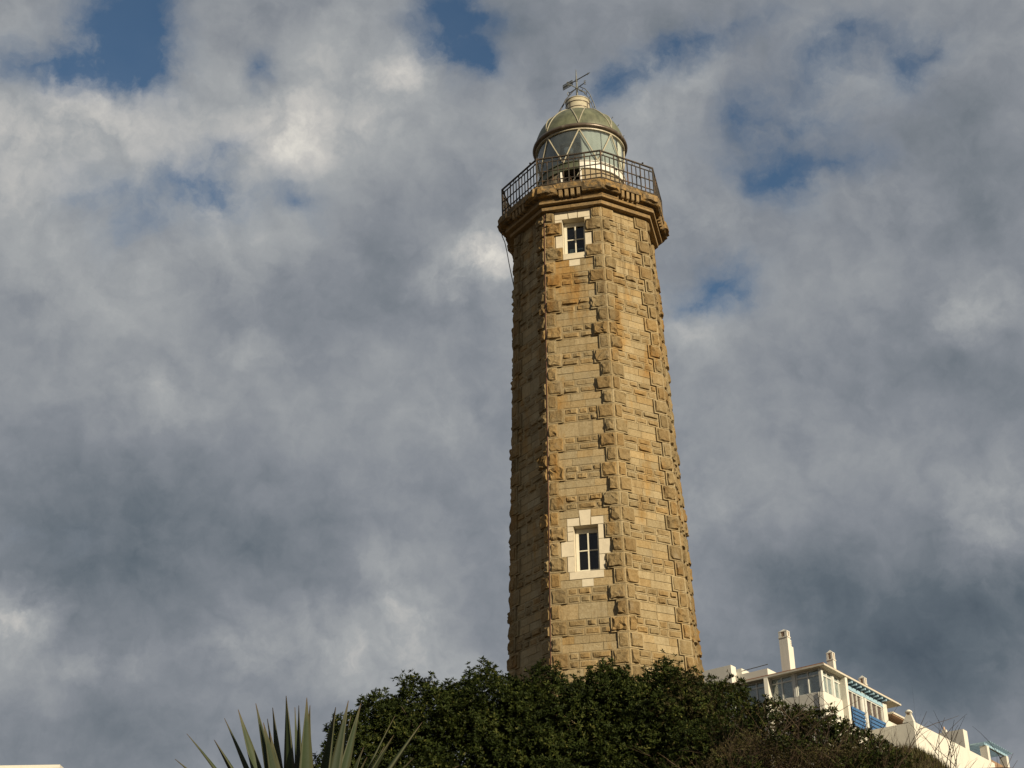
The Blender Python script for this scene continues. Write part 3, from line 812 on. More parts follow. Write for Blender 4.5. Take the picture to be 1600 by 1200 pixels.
GZ0, GZ1, GR = 26.505, 27.60, 1.315
def gl(w, z, r=GR): return Vector((TX + r * math.cos(w), TY + r * math.sin(w), z))
for k in range(8):
    for upw in (True, False):
        mb = MB(); nr, nc = 6, 6
        c0 = VIEW + R(45 * k) + (0 if upw else R(22.5))
        for v in range(nr + 1):
            f_ = v / nr; hwa = R(22.5) * ((1 - f_) if upw else f_)
            for q_ in range(nc + 1):
                mb.v.append(tuple(gl(c0 + hwa * (2 * q_ / nc - 1), GZ0 + (GZ1 - GZ0) * f_))); mb.t.append((0.5, 0.5, 0, 1))
        mb.f = [(v * 7 + q_, v * 7 + q_ + 1, v * 7 + q_ + 8, v * 7 + q_ + 7) for v in range(nr) for q_ in range(nc)]
        mb.build('glass_pane', M['lantern_glass'], lantern, smooth=True, loc=gl(c0, GZ0))
        for sg in (1,):
            b = MB(); a0 = VIEW + R(45 * k); a1 = a0 + (R(22.5) if upw else -R(22.5))
            b.tube([gl(a0 + (a1 - a0) * f_, GZ1 - (GZ1 - GZ0) * f_, 1.335) for f_ in np.linspace(0, 1, 7)], 0.020, 6)
            b.build('glazing_bar', M['cream_metal'], lantern, loc=gl(a0, GZ1))
mb = MB(); mb.lathe([(1.22, GZ0 + 0.01), (1.285, GZ0 + 0.01), (1.285, GZ1 - 0.01), (1.22, GZ1 - 0.01)], 6, tc, VIEW + R(62), VIEW + R(78)); mb.build('blanking_panel', M['white_metal'], lantern)
mb = MB(); mb.lathe([(1.30, 27.585), (1.36, 27.59), (1.365, 27.625), (1.30, 27.625)], 64, tc); mb.build('head_ring', M['cream_metal'], lantern)
mb = MB(); mb.lathe([(1.30, 27.628), (1.40, 27.640), (1.445, 27.662), (1.455, 27.70), (1.445, 27.745), (1.40, 27.765), (1.37, 27.79), (1.33, 27.79)], 96, tc)
mb.build('gutter_ring', M['bronze'], light, smooth=True)
DC, DR = 27.70, 1.37
prof = [(DR * math.cos(a), DC + DR * 0.93 * math.sin(a)) for a in np.linspace(R(3), R(74), 22)]
mb = MB(); mb.lathe(prof, 96, tc)
dome = mb.build('dome', M['dome'], light, smooth=True)
mb = MB(); mb.lathe([((r - 0.03), z - 0.01) for r, z in prof] + [(0.01, DC + DR * 0.90)], 96, tc); mb.build('dome_lining', M['dome_lining'], dome, smooth=True)
for k in range(8):
    for sg in (1, -1):
        a0 = VIEW + R(45 * k)
        pts = []
        for f_ in np.linspace(0, 1, 12):
            el = R(4) + (R(73) - R(4)) * f_; w = a0 + sg * R(22.5) * f_ ** 1.15; r = (DR + 0.006) * math.cos(el)
            pts.append((TX + r * math.cos(w), TY + r * math.sin(w), DC + (DR * 0.93 + 0.006) * math.sin(el)))
        b = MB(); b.tube(pts, 0.022, 6); b.build('dome_rib', M['dome_rib'], dome, smooth=True)
# ventilator, bands and hood
mb = MB(); mb.lathe([(0.43, 28.86), (0.40, 28.92), (0.375, 28.96), (0.365, 29.47), (0.30, 29.53), (0.10, 29.62), (0.065, 29.68), (0.02, 29.71)], 40, tc)
vent = mb.build('ventilator', M['cream_metal'], light, smooth=True)
for z in (29.10, 29.30):
    b = MB(); b.lathe([(0.368, z), (0.385, z + 0.012), (0.385, z + 0.03), (0.368, z + 0.042)], 40, tc); b.build('band', M['bronze'], vent, smooth=True)
b = MB(); b.lathe([(0.364, 29.455), (0.385, 29.46), (0.385, 29.48), (0.364, 29.49)], 40, tc); b.build('hood_rim', M['cream_metal'], vent)
for w, m_ in ((VIEW - R(38), 'black'), (VIEW + R(52), 'bronze')):
    p = Vector((TX + 0.385 * math.cos(w), TY + 0.385 * math.sin(w), 29.00))
    b = MB(); b.tube([p, p + Vector((0, 0, 0.34))], 0.016, 5); b.build('bracket', M[m_], vent, loc=p)
# weather vane
ec = Vector((math.cos(VIEW), math.sin(VIEW), 0)); es = Vector((-ec.y, ec.x, 0)); ez = Vector((0, 0, 1))
AX = Vector((TX, TY, 0))
mb = MB(); mb.tube([AX + ez * 29.68, AX + ez * 30.05, AX + ez * 30.42, AX + ez * 30.74], [0.036, 0.030, 0.024, 0.008], 8)
mb.lathe([(0.02, 29.98), (0.05, 30.00), (0.05, 30.05), (0.02, 30.07)], 10, tc); mb.lathe([(0.02, 30.26), (0.038, 30.28), (0.038, 30.36), (0.02, 30.38)], 10, tc)
vane = mb.build('weather_vane', M['grey_iron'], light)
dv = (es * 0.77 + ec * 0.64).normalized(); dn = Vector((-dv.y, dv.x, 0))
o = AX + ez * 30.33
b = MB(); b.tube([o - dv * 0.16, o + dv * 0.47], 0.018, 6); b.tube([o - dv * 0.56, o - dv * 0.16], 0.014, 6)
tip = o + dv * 0.58
b.quad_list([tip, o + dv * 0.44 + ez * 0.045, o + dv * 0.44 - ez * 0.045, o + dv * 0.46 + dn * 0.012, o + dv * 0.46 - dn * 0.012], [(0, 1, 3), (0, 3, 2), (0, 4, 1), (0, 2, 4), (1, 4, 3), (2, 3, 4)])
b.build('arrow', M['grey_iron'], vane)
b = MB()
for zz in (-0.085, -0.03, 0.03, 0.085):
    b.box((-0.56, -0.008, zz - 0.012), (-0.17, 0.008, zz + 0.012), frame=(o, dv, dn, ez))
for k in range(7):
    x = -0.56 + 0.065 * k; b.box((x - 0.010, -0.006, -0.085), (x + 0.010, 0.006, 0.085), frame=(o, dv, dn, ez))
b.build('tail_fin', M['grey_iron'], vane)
o2 = AX + ez * 30.03
d1 = (es * 0.70 + ec * 0.71).normalized(); d2 = Vector((-d1.y, d1.x, 0))
LET = {'O': [[(math.cos(w) * 0.034, math.sin(w) * 0.062) for w in np.linspace(0, 6.2832, 11)]],
       'E': [[(0.03, 0.06), (-0.03, 0.06), (-0.03, -0.06), (0.03, -0.06)], [(-0.03, 0), (0.02, 0)]],
       'N': [[(-0.032, -0.06), (-0.032, 0.06), (0.032, -0.06), (0.032, 0.06)]],
       'S': [[(0.03, 0.05), (0, 0.062), (-0.03, 0.045), (-0.025, 0.01), (0.025, -0.012), (0.03, -0.045), (0, -0.062), (-0.03, -0.05)]]}
for ch, d_ in (('E', d1), ('O', -d1), ('N', d2), ('S', -d2)):
    b = MB(); b.tube([o2, o2 + d_ * 0.34], 0.015, 6); b.build('cardinal_arm', M['grey_iron'], vane, loc=o2)
    c = o2 + d_ * 0.38; lx = es
    b = MB()
    for st in LET[ch]: b.tube([c + lx * x + ez * y for x, y in st], 0.014, 5)
    b.build('cardinal_letter', M['grey_iron'], vane, loc=c)
# bent ladder standing off the dome to the right, hooked bar to the left
lad = MB(); k_ = 0.70
ra = [(0.06, 30.02), (0.22, 29.93), (0.35, 29.72), (0.45, 29.42), (0.52, 29.10)]
for dep in (-0.17, 0.12):
    lad.tube([AX + es * (s + (0.04 if dep > 0 else 0)) + ec * dep + ez * (z - dep * k_ * 0.4) for s, z in ra], 0.013, 5)
for s, z in ((0.15, 29.97), (0.28, 29.84), (0.37, 29.68), (0.43, 29.5), (0.48, 29.28)):
    lad.tube([AX + es * s - ec * 0.17 + ez * (z + 0.05), AX + es * (s + 0.04) + ec * 0.12 + ez * (z - 0.03)], 0.008, 4)
lad.build('dome_ladder', M['grey_iron'], light)
b = MB(); b.tube([AX + es * s + ez * z for s, z in ((-0.05, 29.98), (-0.13, 29.91), (-0.25, 29.76), (-0.36, 29.62), (-0.44, 29.44), (-0.52, 29.30), (-0.60, 29.13), (-0.66, 28.92))], [0.012, 0.012, 0.013, 0.02, 0.022, 0.022, 0.022, 0.018], 6)
b.build('hooked_bar', M['cable'], light)
b = MB()
for w_, el in ((R(66), 20), (R(84), 14), (R(58), 30)):
    w = VIEW + w_; r = DR * math.cos(R(el)); z = DC + DR * math.sin(R(el))
    b.tube([(TX + r * math.cos(w), TY + r * math.sin(w), z), (TX + (r + 0.05) * math.cos(w), TY + (r + 0.05) * math.sin(w), z + 0.04)], 0.012, 5)
b.build('dome_stud', M['grey_iron'], dome)
# optic behind the front panes
oc = AX + es * (-0.31) + ec * 0.84
b = MB(); b.lathe([(0.02, 26.82), (0.17, 26.83), (0.24, 26.93), (0.275, 27.08), (0.285, 27.22), (0.27, 27.30), (0.25, 27.31), (0.24, 27.24), (0.18, 27.12), (0.02, 27.08)], 28, (oc.x, oc.y))
for a_, b_, z_ in ((-88, -28.5, GZ0 + 0.02), (-28, 0, 27.18), (0.5, 30, GZ0 + 0.02), (31, 60, GZ0 + 0.02)):
    lc = MB(); nn = max(6, int((b_ - a_) / 2))
    for v in range(2):
        for q_ in range(nn + 1):
            w = VIEW + R(a_ + (b_ - a_) * q_ / nn)
            lc.v.append(tuple(gl(w, (z_, GZ1 - 0.01)[v], 1.265 + 0.006 * math.sin(q_ * 1.7)))); lc.t.append((0.5, 0.5, 0, 1))
    lc.f = [(q_, q_ + 1, q_ + nn + 2, q_ + nn + 1) for q_ in range(nn)]
    lc.build('curtain', M['lens_curtain'], lantern, smooth=True)
b = MB(); b.lathe([(0.02, 26.82), (0.17, 26.83), (0.24, 26.93), (0.275, 27.08), (0.285, 27.22), (0.27, 27.30), (0.25, 27.31), (0.24, 27.24), (0.18, 27.12), (0.02, 27.08)], 28, (oc.x, oc.y))
opt = b.build('optic', M['lens'], light, smooth=True)
b = MB(); b.lathe([(0.275, 27.29), (0.292, 27.30), (0.292, 27.325), (0.275, 27.335)], 28, (oc.x, oc.y)); b.build('lens_ring', M['brass'], opt)
b = MB(); b.lathe([(0.10, 26.15), (0.10, 26.6), (0.05, 26.64), (0.05, 26.80), (0.12, 26.83)], 16, (oc.x, oc.y)); b.build('lens_stand', M['brass'], opt, smooth=True)
b = MB(); b.lathe([(0.02, 26.95), (0.06, 27.0), (0.07, 27.12), (0.03, 27.2), (0.01, 27.22)], 12, (oc.x, oc.y)); b.build('lamp_bulb', M['brass'], opt)
# conductor strip down the left arris, loose cable below the cornice
b = MB(); pts = [FP(-1, hwid(z) + 0.012, z, 0.060) for z in np.linspace(8.5, 24.45, 12)]
b.tube(pts, 0.019, 6); b.build('lightning_conductor', M['copper'], light)
b = MB(); b.tube([AX + es * s + ec * 0.3 + ez * z for s, z in ((-2.46, 24.83), (-2.43, 24.66), (-2.36, 24.46), (-2.30, 24.1), (-2.25, 23.72), (-2.185, 23.3), (-2.12, 22.9), (-2.09, 22.7))], 0.013, 5)
b.build('loose_cable', M['cable'], light)

# ------------------------------------------------------------------ white house on the hill, right of the tower
K = 1.35
dl = Vector((-0.7302, 0.6832, 0)); dr = Vector((0.5269, 0.8499, 0)); UP = Vector((0, 0, 1))
nl = Vector((-dl.y, dl.x, 0)); nl = nl if nl.y < 0 else -nl      # outward normals, towards the camera side
nr = Vector((-dr.y, dr.x, 0)); nr = nr if nr.y < 0 else -nr
HC = Vector((14.179 * K, 71.187 * K, 0))
zk = lambda z: 1.6 + (z - 1.6) * K
GH = float(ground_z(HC.x, HC.y)) - 2.5
house = thing('white_house', 'white house on the hill with glazed corner gallery, blue balustrades and tall chimney', 'house', (HC.x, HC.y, GH))
ZG = 1.6 + (GH - 1.6) / K       # ground in gallery units
HX = WORLD_POS[house.as_pointer()]

def hb_(mb, side, u0, u1, z0, z1, d0, d1, tint=(0.5, 0.5, 0, 1), o=None):
    """box on a wall of the house: along the wall, up, outwards"""
    e, n = (dl, nl) if side == 'L' else (dr, nr)
    o = o if o is not None else HC
    mb.box((u0 * K, d0 * K, zk(z0)), (u1 * K, d1 * K, zk(z1)), tint, (o, e, n, UP))
    return mb
def hpart(name, m, side, u0, u1, z0, z1, d0, d1, parent=None):
    mb = MB(); hb_(mb, side, u0, u1, z0, z1, d0, d1)
    e, n = (dl, nl) if side == 'L' else (dr, nr)
    return mb.build(name, M[m], parent or house, loc=HC + e * (u0 + u1) / 2 * K + n * (d0 + d1) / 2 * K + UP * zk((z0 + z1) / 2))

EAVE, SILL = 19.42, 18.30
LU, RU = 6.4, 8.93
# walls: lower solid walls, corner posts, porch back wall
hpart('wall', 'white_wall', 'L', 0.0, LU, ZG, SILL, -0.25, 0.0)
hpart('wall', 'white_wall', 'R', 0.0, 3.0, ZG, SILL, -0.25, 0.0)
hpart('wall', 'white_wall', 'R', 2.86, 3.42, SILL, EAVE - 0.035, -0.9, 0.0)
hpart('wall', 'white_wall', 'R', 3.0, RU, ZG, 17.25, -0.25, 0.0)
hpart('wall', 'white_wall', 'R', 8.30, RU, 17.25, EAVE, -0.9, 0.0)
hpart('corner_post', 'house_frame', 'L', -0.02, 0.13, SILL, EAVE, -0.13, 0.02)
hpart('back_wall', 'white_wall', 'L', 0.2, LU, ZG, EAVE, -2.6, -2.4)
hpart('back_wall', 'white_wall', 'R', 0.2, RU, ZG, EAVE, -3.0, -2.8)
def gallery_window(side, u0, u1, mid):
    d = -0.05
    mb = MB()
    zt, zb, zm = EAVE, SILL, 19.10
    for a, b in ((u0 - 0.05, u0), (u1, u1 + 0.05), (mid - 0.028, mid + 0.028)): hb_(mb, side, a, b, zb, zt - 0.02, d - 0.05, d + 0.03)
    for z, t_ in ((zb, 0.04), (zm, 0.06), (zt - 0.06, 0.04)): hb_(mb, side, u0, mid - 0.028, z, z + t_, d - 0.05, d + 0.026); hb_(mb, side, mid + 0.028, u1, z, z + t_, d - 0.05, d + 0.026)
    e, n = (dl, nl) if side == 'L' else (dr, nr)
    w = mb.build('window', M['house_frame'], house, loc=HC + e * mid * K + UP * zk(18.9))
    for a, b in ((u0, mid - 0.028), (mid + 0.028, u1)):
        for z0, z1 in ((zb + 0.04, zm), (zm + 0.06, zt - 0.06)):
            p = MB(); hb_(p, side, a, b, z0, z1, d - 0.02, d - 0.012)
            p.build('pane', M['house_glass'], w, loc=HC + e * (a + b) / 2 * K + UP * zk(z0))
            if z1 > 19.2 or side == 'L' and rs.random() < 0.45:
                p = MB(); hb_(p, side, a + 0.01, b - 0.01, z0 + (0 if z1 > 19.2 else rs.uniform(0.0, 0.4)), z1, d - 0.12, d - 0.11); p.build('blind', M['curtain'], w)
for u0, u1, mid in ((0.16, 1.38, 0.77), (1.67, 2.83, 2.25), (3.12, 4.30, 3.71), (4.58, 5.74, 5.16)):
    gallery_window('L', u0, u1, mid)
for u0, u1 in ((1.45, 1.60), (2.90, 3.05), (4.37, 4.52), (5.81, 6.4)): hpart('post', 'house_frame', 'L', u0, u1, SILL, EAVE, -0.13, 0.01)
for u0, u1, mid in ((0.17, 1.33, 0.75), (1.69, 2.80, 2.25)): gallery_window('R', u0, u1, mid)
hpart('post', 'house_frame', 'R', 1.40, 1.62, SILL, EAVE, -0.13, 0.01)
# porch on the right wall: dark windows, header board, rafters, blue balustrades
for u0, u1 in ((3.50, 5.20), (5.95, 8.18)):
    mb = MB(); n3 = 3
    hb_(mb, 'R', u0, u1, 18.99, 19.05, -0.12, -0.02)
    for k in range(n3 + 1):
        u = u0 + (u1 - u0) * k / n3; hb_(mb, 'R', u - 0.024, u + 0.024, 17.25, 18.99, -0.12, -0.02)
    w = mb.build('window', M['house_frame'], house, loc=HC + dr * (u0 + u1) / 2 * K + UP * zk(18.2))
    for k in range(n3):
        a = u0 + (u1 - u0) * k / n3 + 0.024; b = u0 + (u1 - u0) * (k + 1) / n3 - 0.024
        p = MB(); hb_(p, 'R', a, b, 17.25, 18.99, -0.09, -0.08); p.build('pane', M['tint_glass'], w, loc=HC + dr * (a + b) / 2 * K + UP * zk(18.2))
    bal = None
    u1b = u1 - 0.0
    mb = MB(); [hb_(mb, 'R', u, u + 0.07, 17.25, 18.20, 0.015, 0.05) for u in (u0, (u0 + u1b) / 2, u1b - 0.07)]
    bal = mb.build('balustrade', M['blue_paint'], house, loc=HC + dr * (u0 + u1) / 2 * K + UP * zk(17.6))
    for k in range(5):
        z = 17.32 + 0.19 * k; mb = MB(); hb_(mb, 'R', u0 - 0.02, u1b + 0.02, z, z + 0.135, 0.052, 0.09)
        mb.build('slat', M['blue_paint'], bal, loc=HC + dr * (u0 + u1) / 2 * K + UP * zk(z))
for u0, u1 in ((5.24, 5.50), (5.62, 5.90)): hpart('post', 'house_frame', 'R', u0, u1, 17.25, EAVE, -0.20, 0.005)
hpart('header_board', 'light_blue', 'R', 3.42, 8.30, 19.052, 19.24, -0.20, 0.012)
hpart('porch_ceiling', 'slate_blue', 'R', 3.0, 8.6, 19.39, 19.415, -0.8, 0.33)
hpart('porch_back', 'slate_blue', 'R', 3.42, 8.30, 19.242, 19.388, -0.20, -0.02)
for k in range(9): hpart('rafter', 'light_blue', 'R', 3.25 + 0.60 * k, 3.36 + 0.60 * k, 19.29, 19.387, -0.018, 0.30)
# roof slab with a thin tile layer, right-hand lower wing
def parallelo(mb, o, a0, a1, b0, b1, z0, z1):
    pts = [o + dl * a * K + dr * b * K + UP * zk(z) for z in (z0, z1) for a, b in ((a0, b0), (a1, b0), (a1, b1), (a0, b1))]
    mb.quad_list(pts, [(3, 2, 1, 0), (4, 5, 6, 7), (0, 1, 5, 4), (1, 2, 6, 5), (2, 3, 7, 6), (3, 0, 4, 7)])
mb = MB(); parallelo(mb, HC, -0.36, LU + 0.3, -0.36, 10.3, EAVE, EAVE + 0.085)
roof = mb.build('roof', M['roof_edge'], house)
mb = MB(); parallelo(mb, HC, -0.28, LU + 0.3, -0.28, 10.2, EAVE + 0.088, EAVE + 0.15); mb.build('roof_tiles', M['roof_tile'], roof)
mb = MB(); parallelo(mb, HC, 0.5, 5.5, 10.3 - 1.6, 10.28, EAVE - 0.03, EAVE - 0.003); mb.build('soffit', M['soffit'], roof)
mb = MB(); parallelo(mb, HC, 0.05, 4.0, RU, RU + 2.6, ZG, 18.5); mb.build('wing', M['white_wall'], house)
mb = MB(); parallelo(mb, HC, -0.30, 4.0, RU + 0.02, RU + 2.9, 18.80, 18.90); r2 = mb.build('wing_roof', M['roof_edge'], house)
mb = MB(); parallelo(mb, HC, -0.25, 4.0, RU + 0.05, RU + 2.85, 18.74, 18.797); mb.build('soffit', M['soffit'], r2)
mb = MB(); parallelo(mb, HC, 0.35, 4.0, RU + 0.05, RU + 2.5, 18.5, 18.738); mb.build('wing_band', M['soffit'], house)

# chimneys (position of the nearest corner in gallery units)
def chim(name, cx, cy, z0, z1, wl, wr, holes=True, cap=0.4, label=None):
    o = Vector((cx * K, cy * K, 0))
    mb = MB(); parallelo(mb, o, 0, wl, 0, wr, z0, z1)
    c = mb.build(name, M['white_wall'], house, loc=o + UP * zk(z0))
    if label: c['label'] = label
    e = 0.03
    mb = MB(); parallelo(mb, o, -e, wl + e, -e, wr + e, z1, z1 + 0.05); mb.build('chimney_collar', M['white_wall'], c)
    h0, h1 = z1 + 0.05, z1 + 0.05 + cap * 0.62
    p = 0.30
    mb = MB()
    for a, b in ((0, 0), (wl * (1 - p), 0), (0, wr * (1 - p)), (wl * (1 - p), wr * (1 - p))): parallelo(mb, o, a, a + wl * p, b, b + wr * p, h0, h1)
    parallelo(mb, o, -0.01, wl + 0.01, -0.01, wr + 0.01, h1, h1 + 0.04)
    top = o + dl * wl / 2 * K + dr * wr / 2 * K + UP * zk(h1 + 0.04 + cap * 0.33)
    q = [o + dl * a * K + dr * b * K + UP * zk(h1 + 0.04) for a, b in ((0.01, 0.01), (wl - 0.01, 0.01), (wl - 0.01, wr - 0.01), (0.01, wr - 0.01))]
    mb.quad_list(q + [top], [(0, 1, 4), (1, 2, 4), (2, 3, 4), (3, 0, 4)])
    mb.build('chimney_cap', M['white_wall'], c)
    mb = MB(); parallelo(mb, o, wl * 0.2, wl * 0.8, wr * 0.2, wr * 0.8, h0, h1); mb.build('flue', M['terracotta'], c)
    mb = MB(); parallelo(mb, o, wl * 0.40, wl * 0.60, 0.02, 0.05, h0, h1); parallelo(mb, o, 0.02, 0.05, wr * 0.40, wr * 0.6, h0, h1); mb.build('tile_upright', M['terracotta'], c)
    return c
ch = chim('chimney', 13.27, 74.0, EAVE, 21.72, 0.50, 0.36, label='tall chimney')
mb = MB(); oo = Vector((13.27 * K, 74.0 * K, 0)); parallelo(mb, oo, 0.08, 0.42, 0.372, 0.84, EAVE, 21.38); fl2 = mb.build('second_flue', M['white_wall'], ch)
mb = MB(); parallelo(mb, oo, 0.10, 0.40, 0.375, 0.70, 21.38, 21.72); mb.build('flue_head', M['white_wall'], ch)
for k in range(3):
    mb = MB(); parallelo(mb, oo, 0.094, 0.099, 0.42, 0.64, 21.42 + 0.09 * k, 21.47 + 0.09 * k); mb.build('vent_slot', M['soffit'], ch)
chim('chimney', 15.73, 75.6, EAVE, 20.92, 0.36, 0.34, cap=0.50)
chim('chimney', 18.5, 81.4, EAVE, 21.0, 0.36, 0.34, cap=0.50)
# flat rooms on the roof to the left
def room(cx, cy, wl, wr, z0, z1, name='roof_room'):
    o = Vector((cx * K, cy * K, 0)); mb = MB(); parallelo(mb, o, 0, wl, 0, wr, z0, z1); return mb.build(name, M['white_wall'], house, loc=o + UP * zk(z0))
room(11.20, 80.0, 4.0, 0.62, 18.0, 21.91)
room(11.20 - 0.7302 * 0.35 + 0.527 * 0.625, 80.0 + 0.683 * 0.35 + 0.85 * 0.625, 3.4, 0.75, 18.0, 21.86)
room(11.20 + 0.527 * 1.38, 80.0 + 0.85 * 1.38, 3.0, 1.0, 18.0, 22.0)
room(12.96, 79.0, 2.6, 1.2, 18.0, 21.42)
mb = MB(); mb.tube([Vector((11.35 * K, 77.2 * K, zk(20.85))), Vector((12.55 * K, 76.2 * K, zk(20.92)))], 0.03, 5); mb.build('handrail', M['grey_iron'], house)

# ------------------------------------------------------------------ terrace wall with a chimney pier, stair room, pergola
TP = Vector((18.42 * K, 72.0 * K, 0))
GT = float(ground_z(TP.x, TP.y)) - 2.5; ZT = 1.6 + (GT - 1.6) / K
terr = thing('terrace_wall', 'long white terrace wall stepping down the hill, chimney pier at its near corner', 'wall', (TP.x, TP.y, GT))
def tpart(name, m, a0, a1, b0, b1, z0, z1, parent=None):
    mb = MB(); parallelo(mb, TP, a0, a1, b0, b1, z0, z1)
    return mb.build(name, M[m], parent or terr, loc=TP + dl * a0 * K + dr * b0 * K + UP * zk(z0))
tpart('wall', 'white_wall', 0, 0.3, 0.0, 13.0, ZT, 16.96)
tpart('wall', 'white_wall', 0.302, 2.6, 0.0, 0.3, ZT, 16.93)
tpart('terrace_floor', 'roof_tile', 0.302, 3.0, 0.302, 13.0, ZT, 16.2)
pier = MB()
pq = lambda a, b, z: TP + dl * a * K + dr * b * K + UP * zk(z)
lo = [pq(a, b, 16.965) for a, b in ((-0.003, -0.003), (0.58, -0.003), (0.58, 0.30), (-0.003, 0.30))]; hi = [pq(a, b, 17.30) for a, b in ((0.10, 0.04), (0.38, 0.04), (0.38, 0.26), (0.10, 0.26))]
pier.quad_list(lo + hi, [(0, 1, 5, 4), (1, 2, 6, 5), (2, 3, 7, 6), (3, 0, 4, 7), (4, 5, 6, 7)])
pr = pier.build('chimney', M['white_wall'], terr)
c = pq(0.24, 0.15, 17.30)
mb = MB()
for a, b in ((0.11, 0.05), (0.31, 0.05), (0.11, 0.19), (0.31, 0.19)): parallelo(mb, TP, a, a + 0.06, b, b + 0.06, 17.302, 17.42)
parallelo(mb, TP, 0.08, 0.40, 0.02, 0.28, 17.42, 17.46)
mb.build('chimney_cap', M['white_wall'], pr)
mb = MB(); mb.lathe([(0.17 * K, zk(17.46)), (0.15 * K, zk(17.50)), (0.08 * K, zk(17.56)), (0.005, zk(17.58))], 12, (c.x, c.y)); mb.build('chimney_dome', M['white_wall'], pr, smooth=True)
mb = MB(); parallelo(mb, TP, 0.16, 0.32, 0.08, 0.22, 17.302, 17.42); mb.build('flue', M['terracotta'], pr)

SR = Vector((24.12 * K, 84.0 * K, 0))
gS = float(ground_z(SR.x, SR.y)) - 2.5
stair = thing('stair_room', 'small white rooftop stair room with stub chimney behind the terrace wall', 'building', (SR.x, SR.y, gS))
mb = MB(); parallelo(mb, SR, 0, 1.95, 0, 0.75, 1.6 + (gS - 1.6) / K, 19.03); mb.build('wall', M['white_wall'], stair)
mb = MB(); parallelo(mb, SR, 1.05, 1.30, 0.1, 0.35, 19.032, 19.20); sc_ = mb.build('chimney', M['white_wall'], stair)
mb = MB(); o_ = SR + dl * 1.18 * K + dr * 0.22 * K; mb.tube([o_ + UP * zk(19.2), o_ + UP * zk(19.38)], [0.10, 0.04], 8); mb.build('chimney_pot', M['terracotta'], sc_)

PG = Vector((25.28 * K, 84.0 * K, 0))
gP = float(ground_z(PG.x, PG.y)) - 2.5; ZP = 1.6 + (gP - 1.6) / K
perg = thing('pergola', 'pergola of square white posts carrying light blue beams and slats', 'pergola', (PG.x, PG.y, gP))
def ppart(name, m, a0, a1, b0, b1, z0, z1):
    mb = MB(); parallelo(mb, PG, a0, a1, b0, b1, z0, z1)
    return mb.build(name, M[m], perg, loc=PG + dl * a0 * K + dr * b0 * K + UP * zk(z0))
ppart('post', 'white_wall', 0.0, 0.42, 0.0, 0.42, ZP, 18.12)
ppart('post', 'white_wall', 0.0, 0.42, 3.7, 4.12, ZP, 18.12)
ppart('post', 'white_wall', 2.6, 3.0, 0.0, 0.42, ZP, 18.12)
ppart('beam', 'light_blue', 0.06, 0.22, -0.15, 4.3, 18.122, 18.25)
ppart('beam', 'light_blue', 2.7, 2.86, -0.15, 4.3, 18.122, 18.25)
for k in range(11): ppart('slat', 'light_blue', -0.25, 3.2, 0.0 + 0.41 * k, 0.05 + 0.41 * k, 18.252, 18.32)
ppart('screen_wall', 'soffit', 0.30, 0.36, 0.45, 3.68, ZP, 17.62)

# white parapet far left
WL = Vector((-12.02, 40.0, 0))
gW = float(ground_z(WL.x, WL.y)) - 0.3
par = thing('white_parapet', 'flat white parapet of a low building at the bottom left edge', 'building', (WL.x, WL.y, gW))
mb = MB(); mb.box((-7, 0, gW), (0, 5, 9.50), frame=(WL, Vector((1, 0.06, 0)).normalized(), Vector((-0.06, 1, 0)).normalized(), UP)); mb.build('wall', M['white_wall'], par)
mb = MB(); mb.box((-7.05, -0.05, 9.503), (0.05, 5.05, 9.59), frame=(WL, Vector((1, 0.06, 0)).normalized(), Vector((-0.06, 1, 0)).normalized(), UP)); mb.build('coping', M['white_wall'], par)

# ------------------------------------------------------------------ agave
AC = Vector((-1.95, 14.05, 3.50))
AC.z = float(ground_z(AC.x, AC.y)) + 0.06
AGAVE = [(-3.108, 13.800, 4.382, 0.113), (-3.060, 14.000, 4.649, 0.124), (-2.735, 13.650, 4.512, 0.136), (-2.742, 14.100, 4.804, 0.124), (-2.581, 13.900, 4.836, 0.136), (-2.483, 14.250, 4.971, 0.102), (-2.294, 13.600, 4.643, 0.140), (-2.377, 14.300, 4.835, 0.090), (-2.307, 14.150, 4.903, 0.117), (-2.139, 13.850, 4.939, 0.140), (-2.144, 14.450, 4.971, 0.068), (-2.086, 14.300, 4.953, 0.102), (-1.928, 13.700, 4.881, 0.169), (-1.945, 14.050, 4.892, 0.113), (-1.659, 13.650, 4.775, 0.158), (-1.585, 14.000, 4.915, 0.124), (-1.598, 14.350, 4.852, 0.068), (-1.490, 14.200, 4.933, 0.131), (-1.170, 14.200, 4.807, 0.050), (-1.146, 13.800, 4.544, 0.136), (-0.906, 14.050, 4.708, 0.140), (-0.960, 13.700, 4.314, 0.090), (-0.572, 14.000, 4.294, 0.113)]
def agave_material():
    m, t = mat('agave_leaf', 0.6, spec=0.2)
    a = t.new('ShaderNodeAttribute', attribute_name='tint')
    sep = t.new('ShaderNodeSeparateColor'); t.link(a.outputs['Color'], sep.inputs[0])
    c = t.ramp(sep.outputs[0], [(0.0, (0.010, 0.018, 0.007)), (0.55, (0.017, 0.027, 0.011)), (1.0, (0.027, 0.038, 0.016))])
    n = t.noise(t.pos, 9, 4, 0.6)
    c = t.mix(t.smooth(n, 0.35, 0.7, 0, 0.35), c, t.mix(1.0, c, (0.75, 0.80, 0.72, 1), 'MULTIPLY'))
    c = t.mix(sep.outputs[2], c, (0.05, 0.03, 0.018, 1))     # brown terminal spine and edges
    c = t.mix(t.math('MULTIPLY', sep.outputs[1], 0.6), c, (0.12, 0.10, 0.055, 1))
    t.link(c, t.p.inputs['Base Color'])
    bump(t, t.noise(t.pos, 40, 3, 0.6), 0.1, 0.01)
    return m
M['agave'] = agave_material()
ag = thing('agave_plant', 'large agave with stiff grey-green pointed leaves in front of the shrubs', 'agave', AC)
ra_ = random.Random(3)
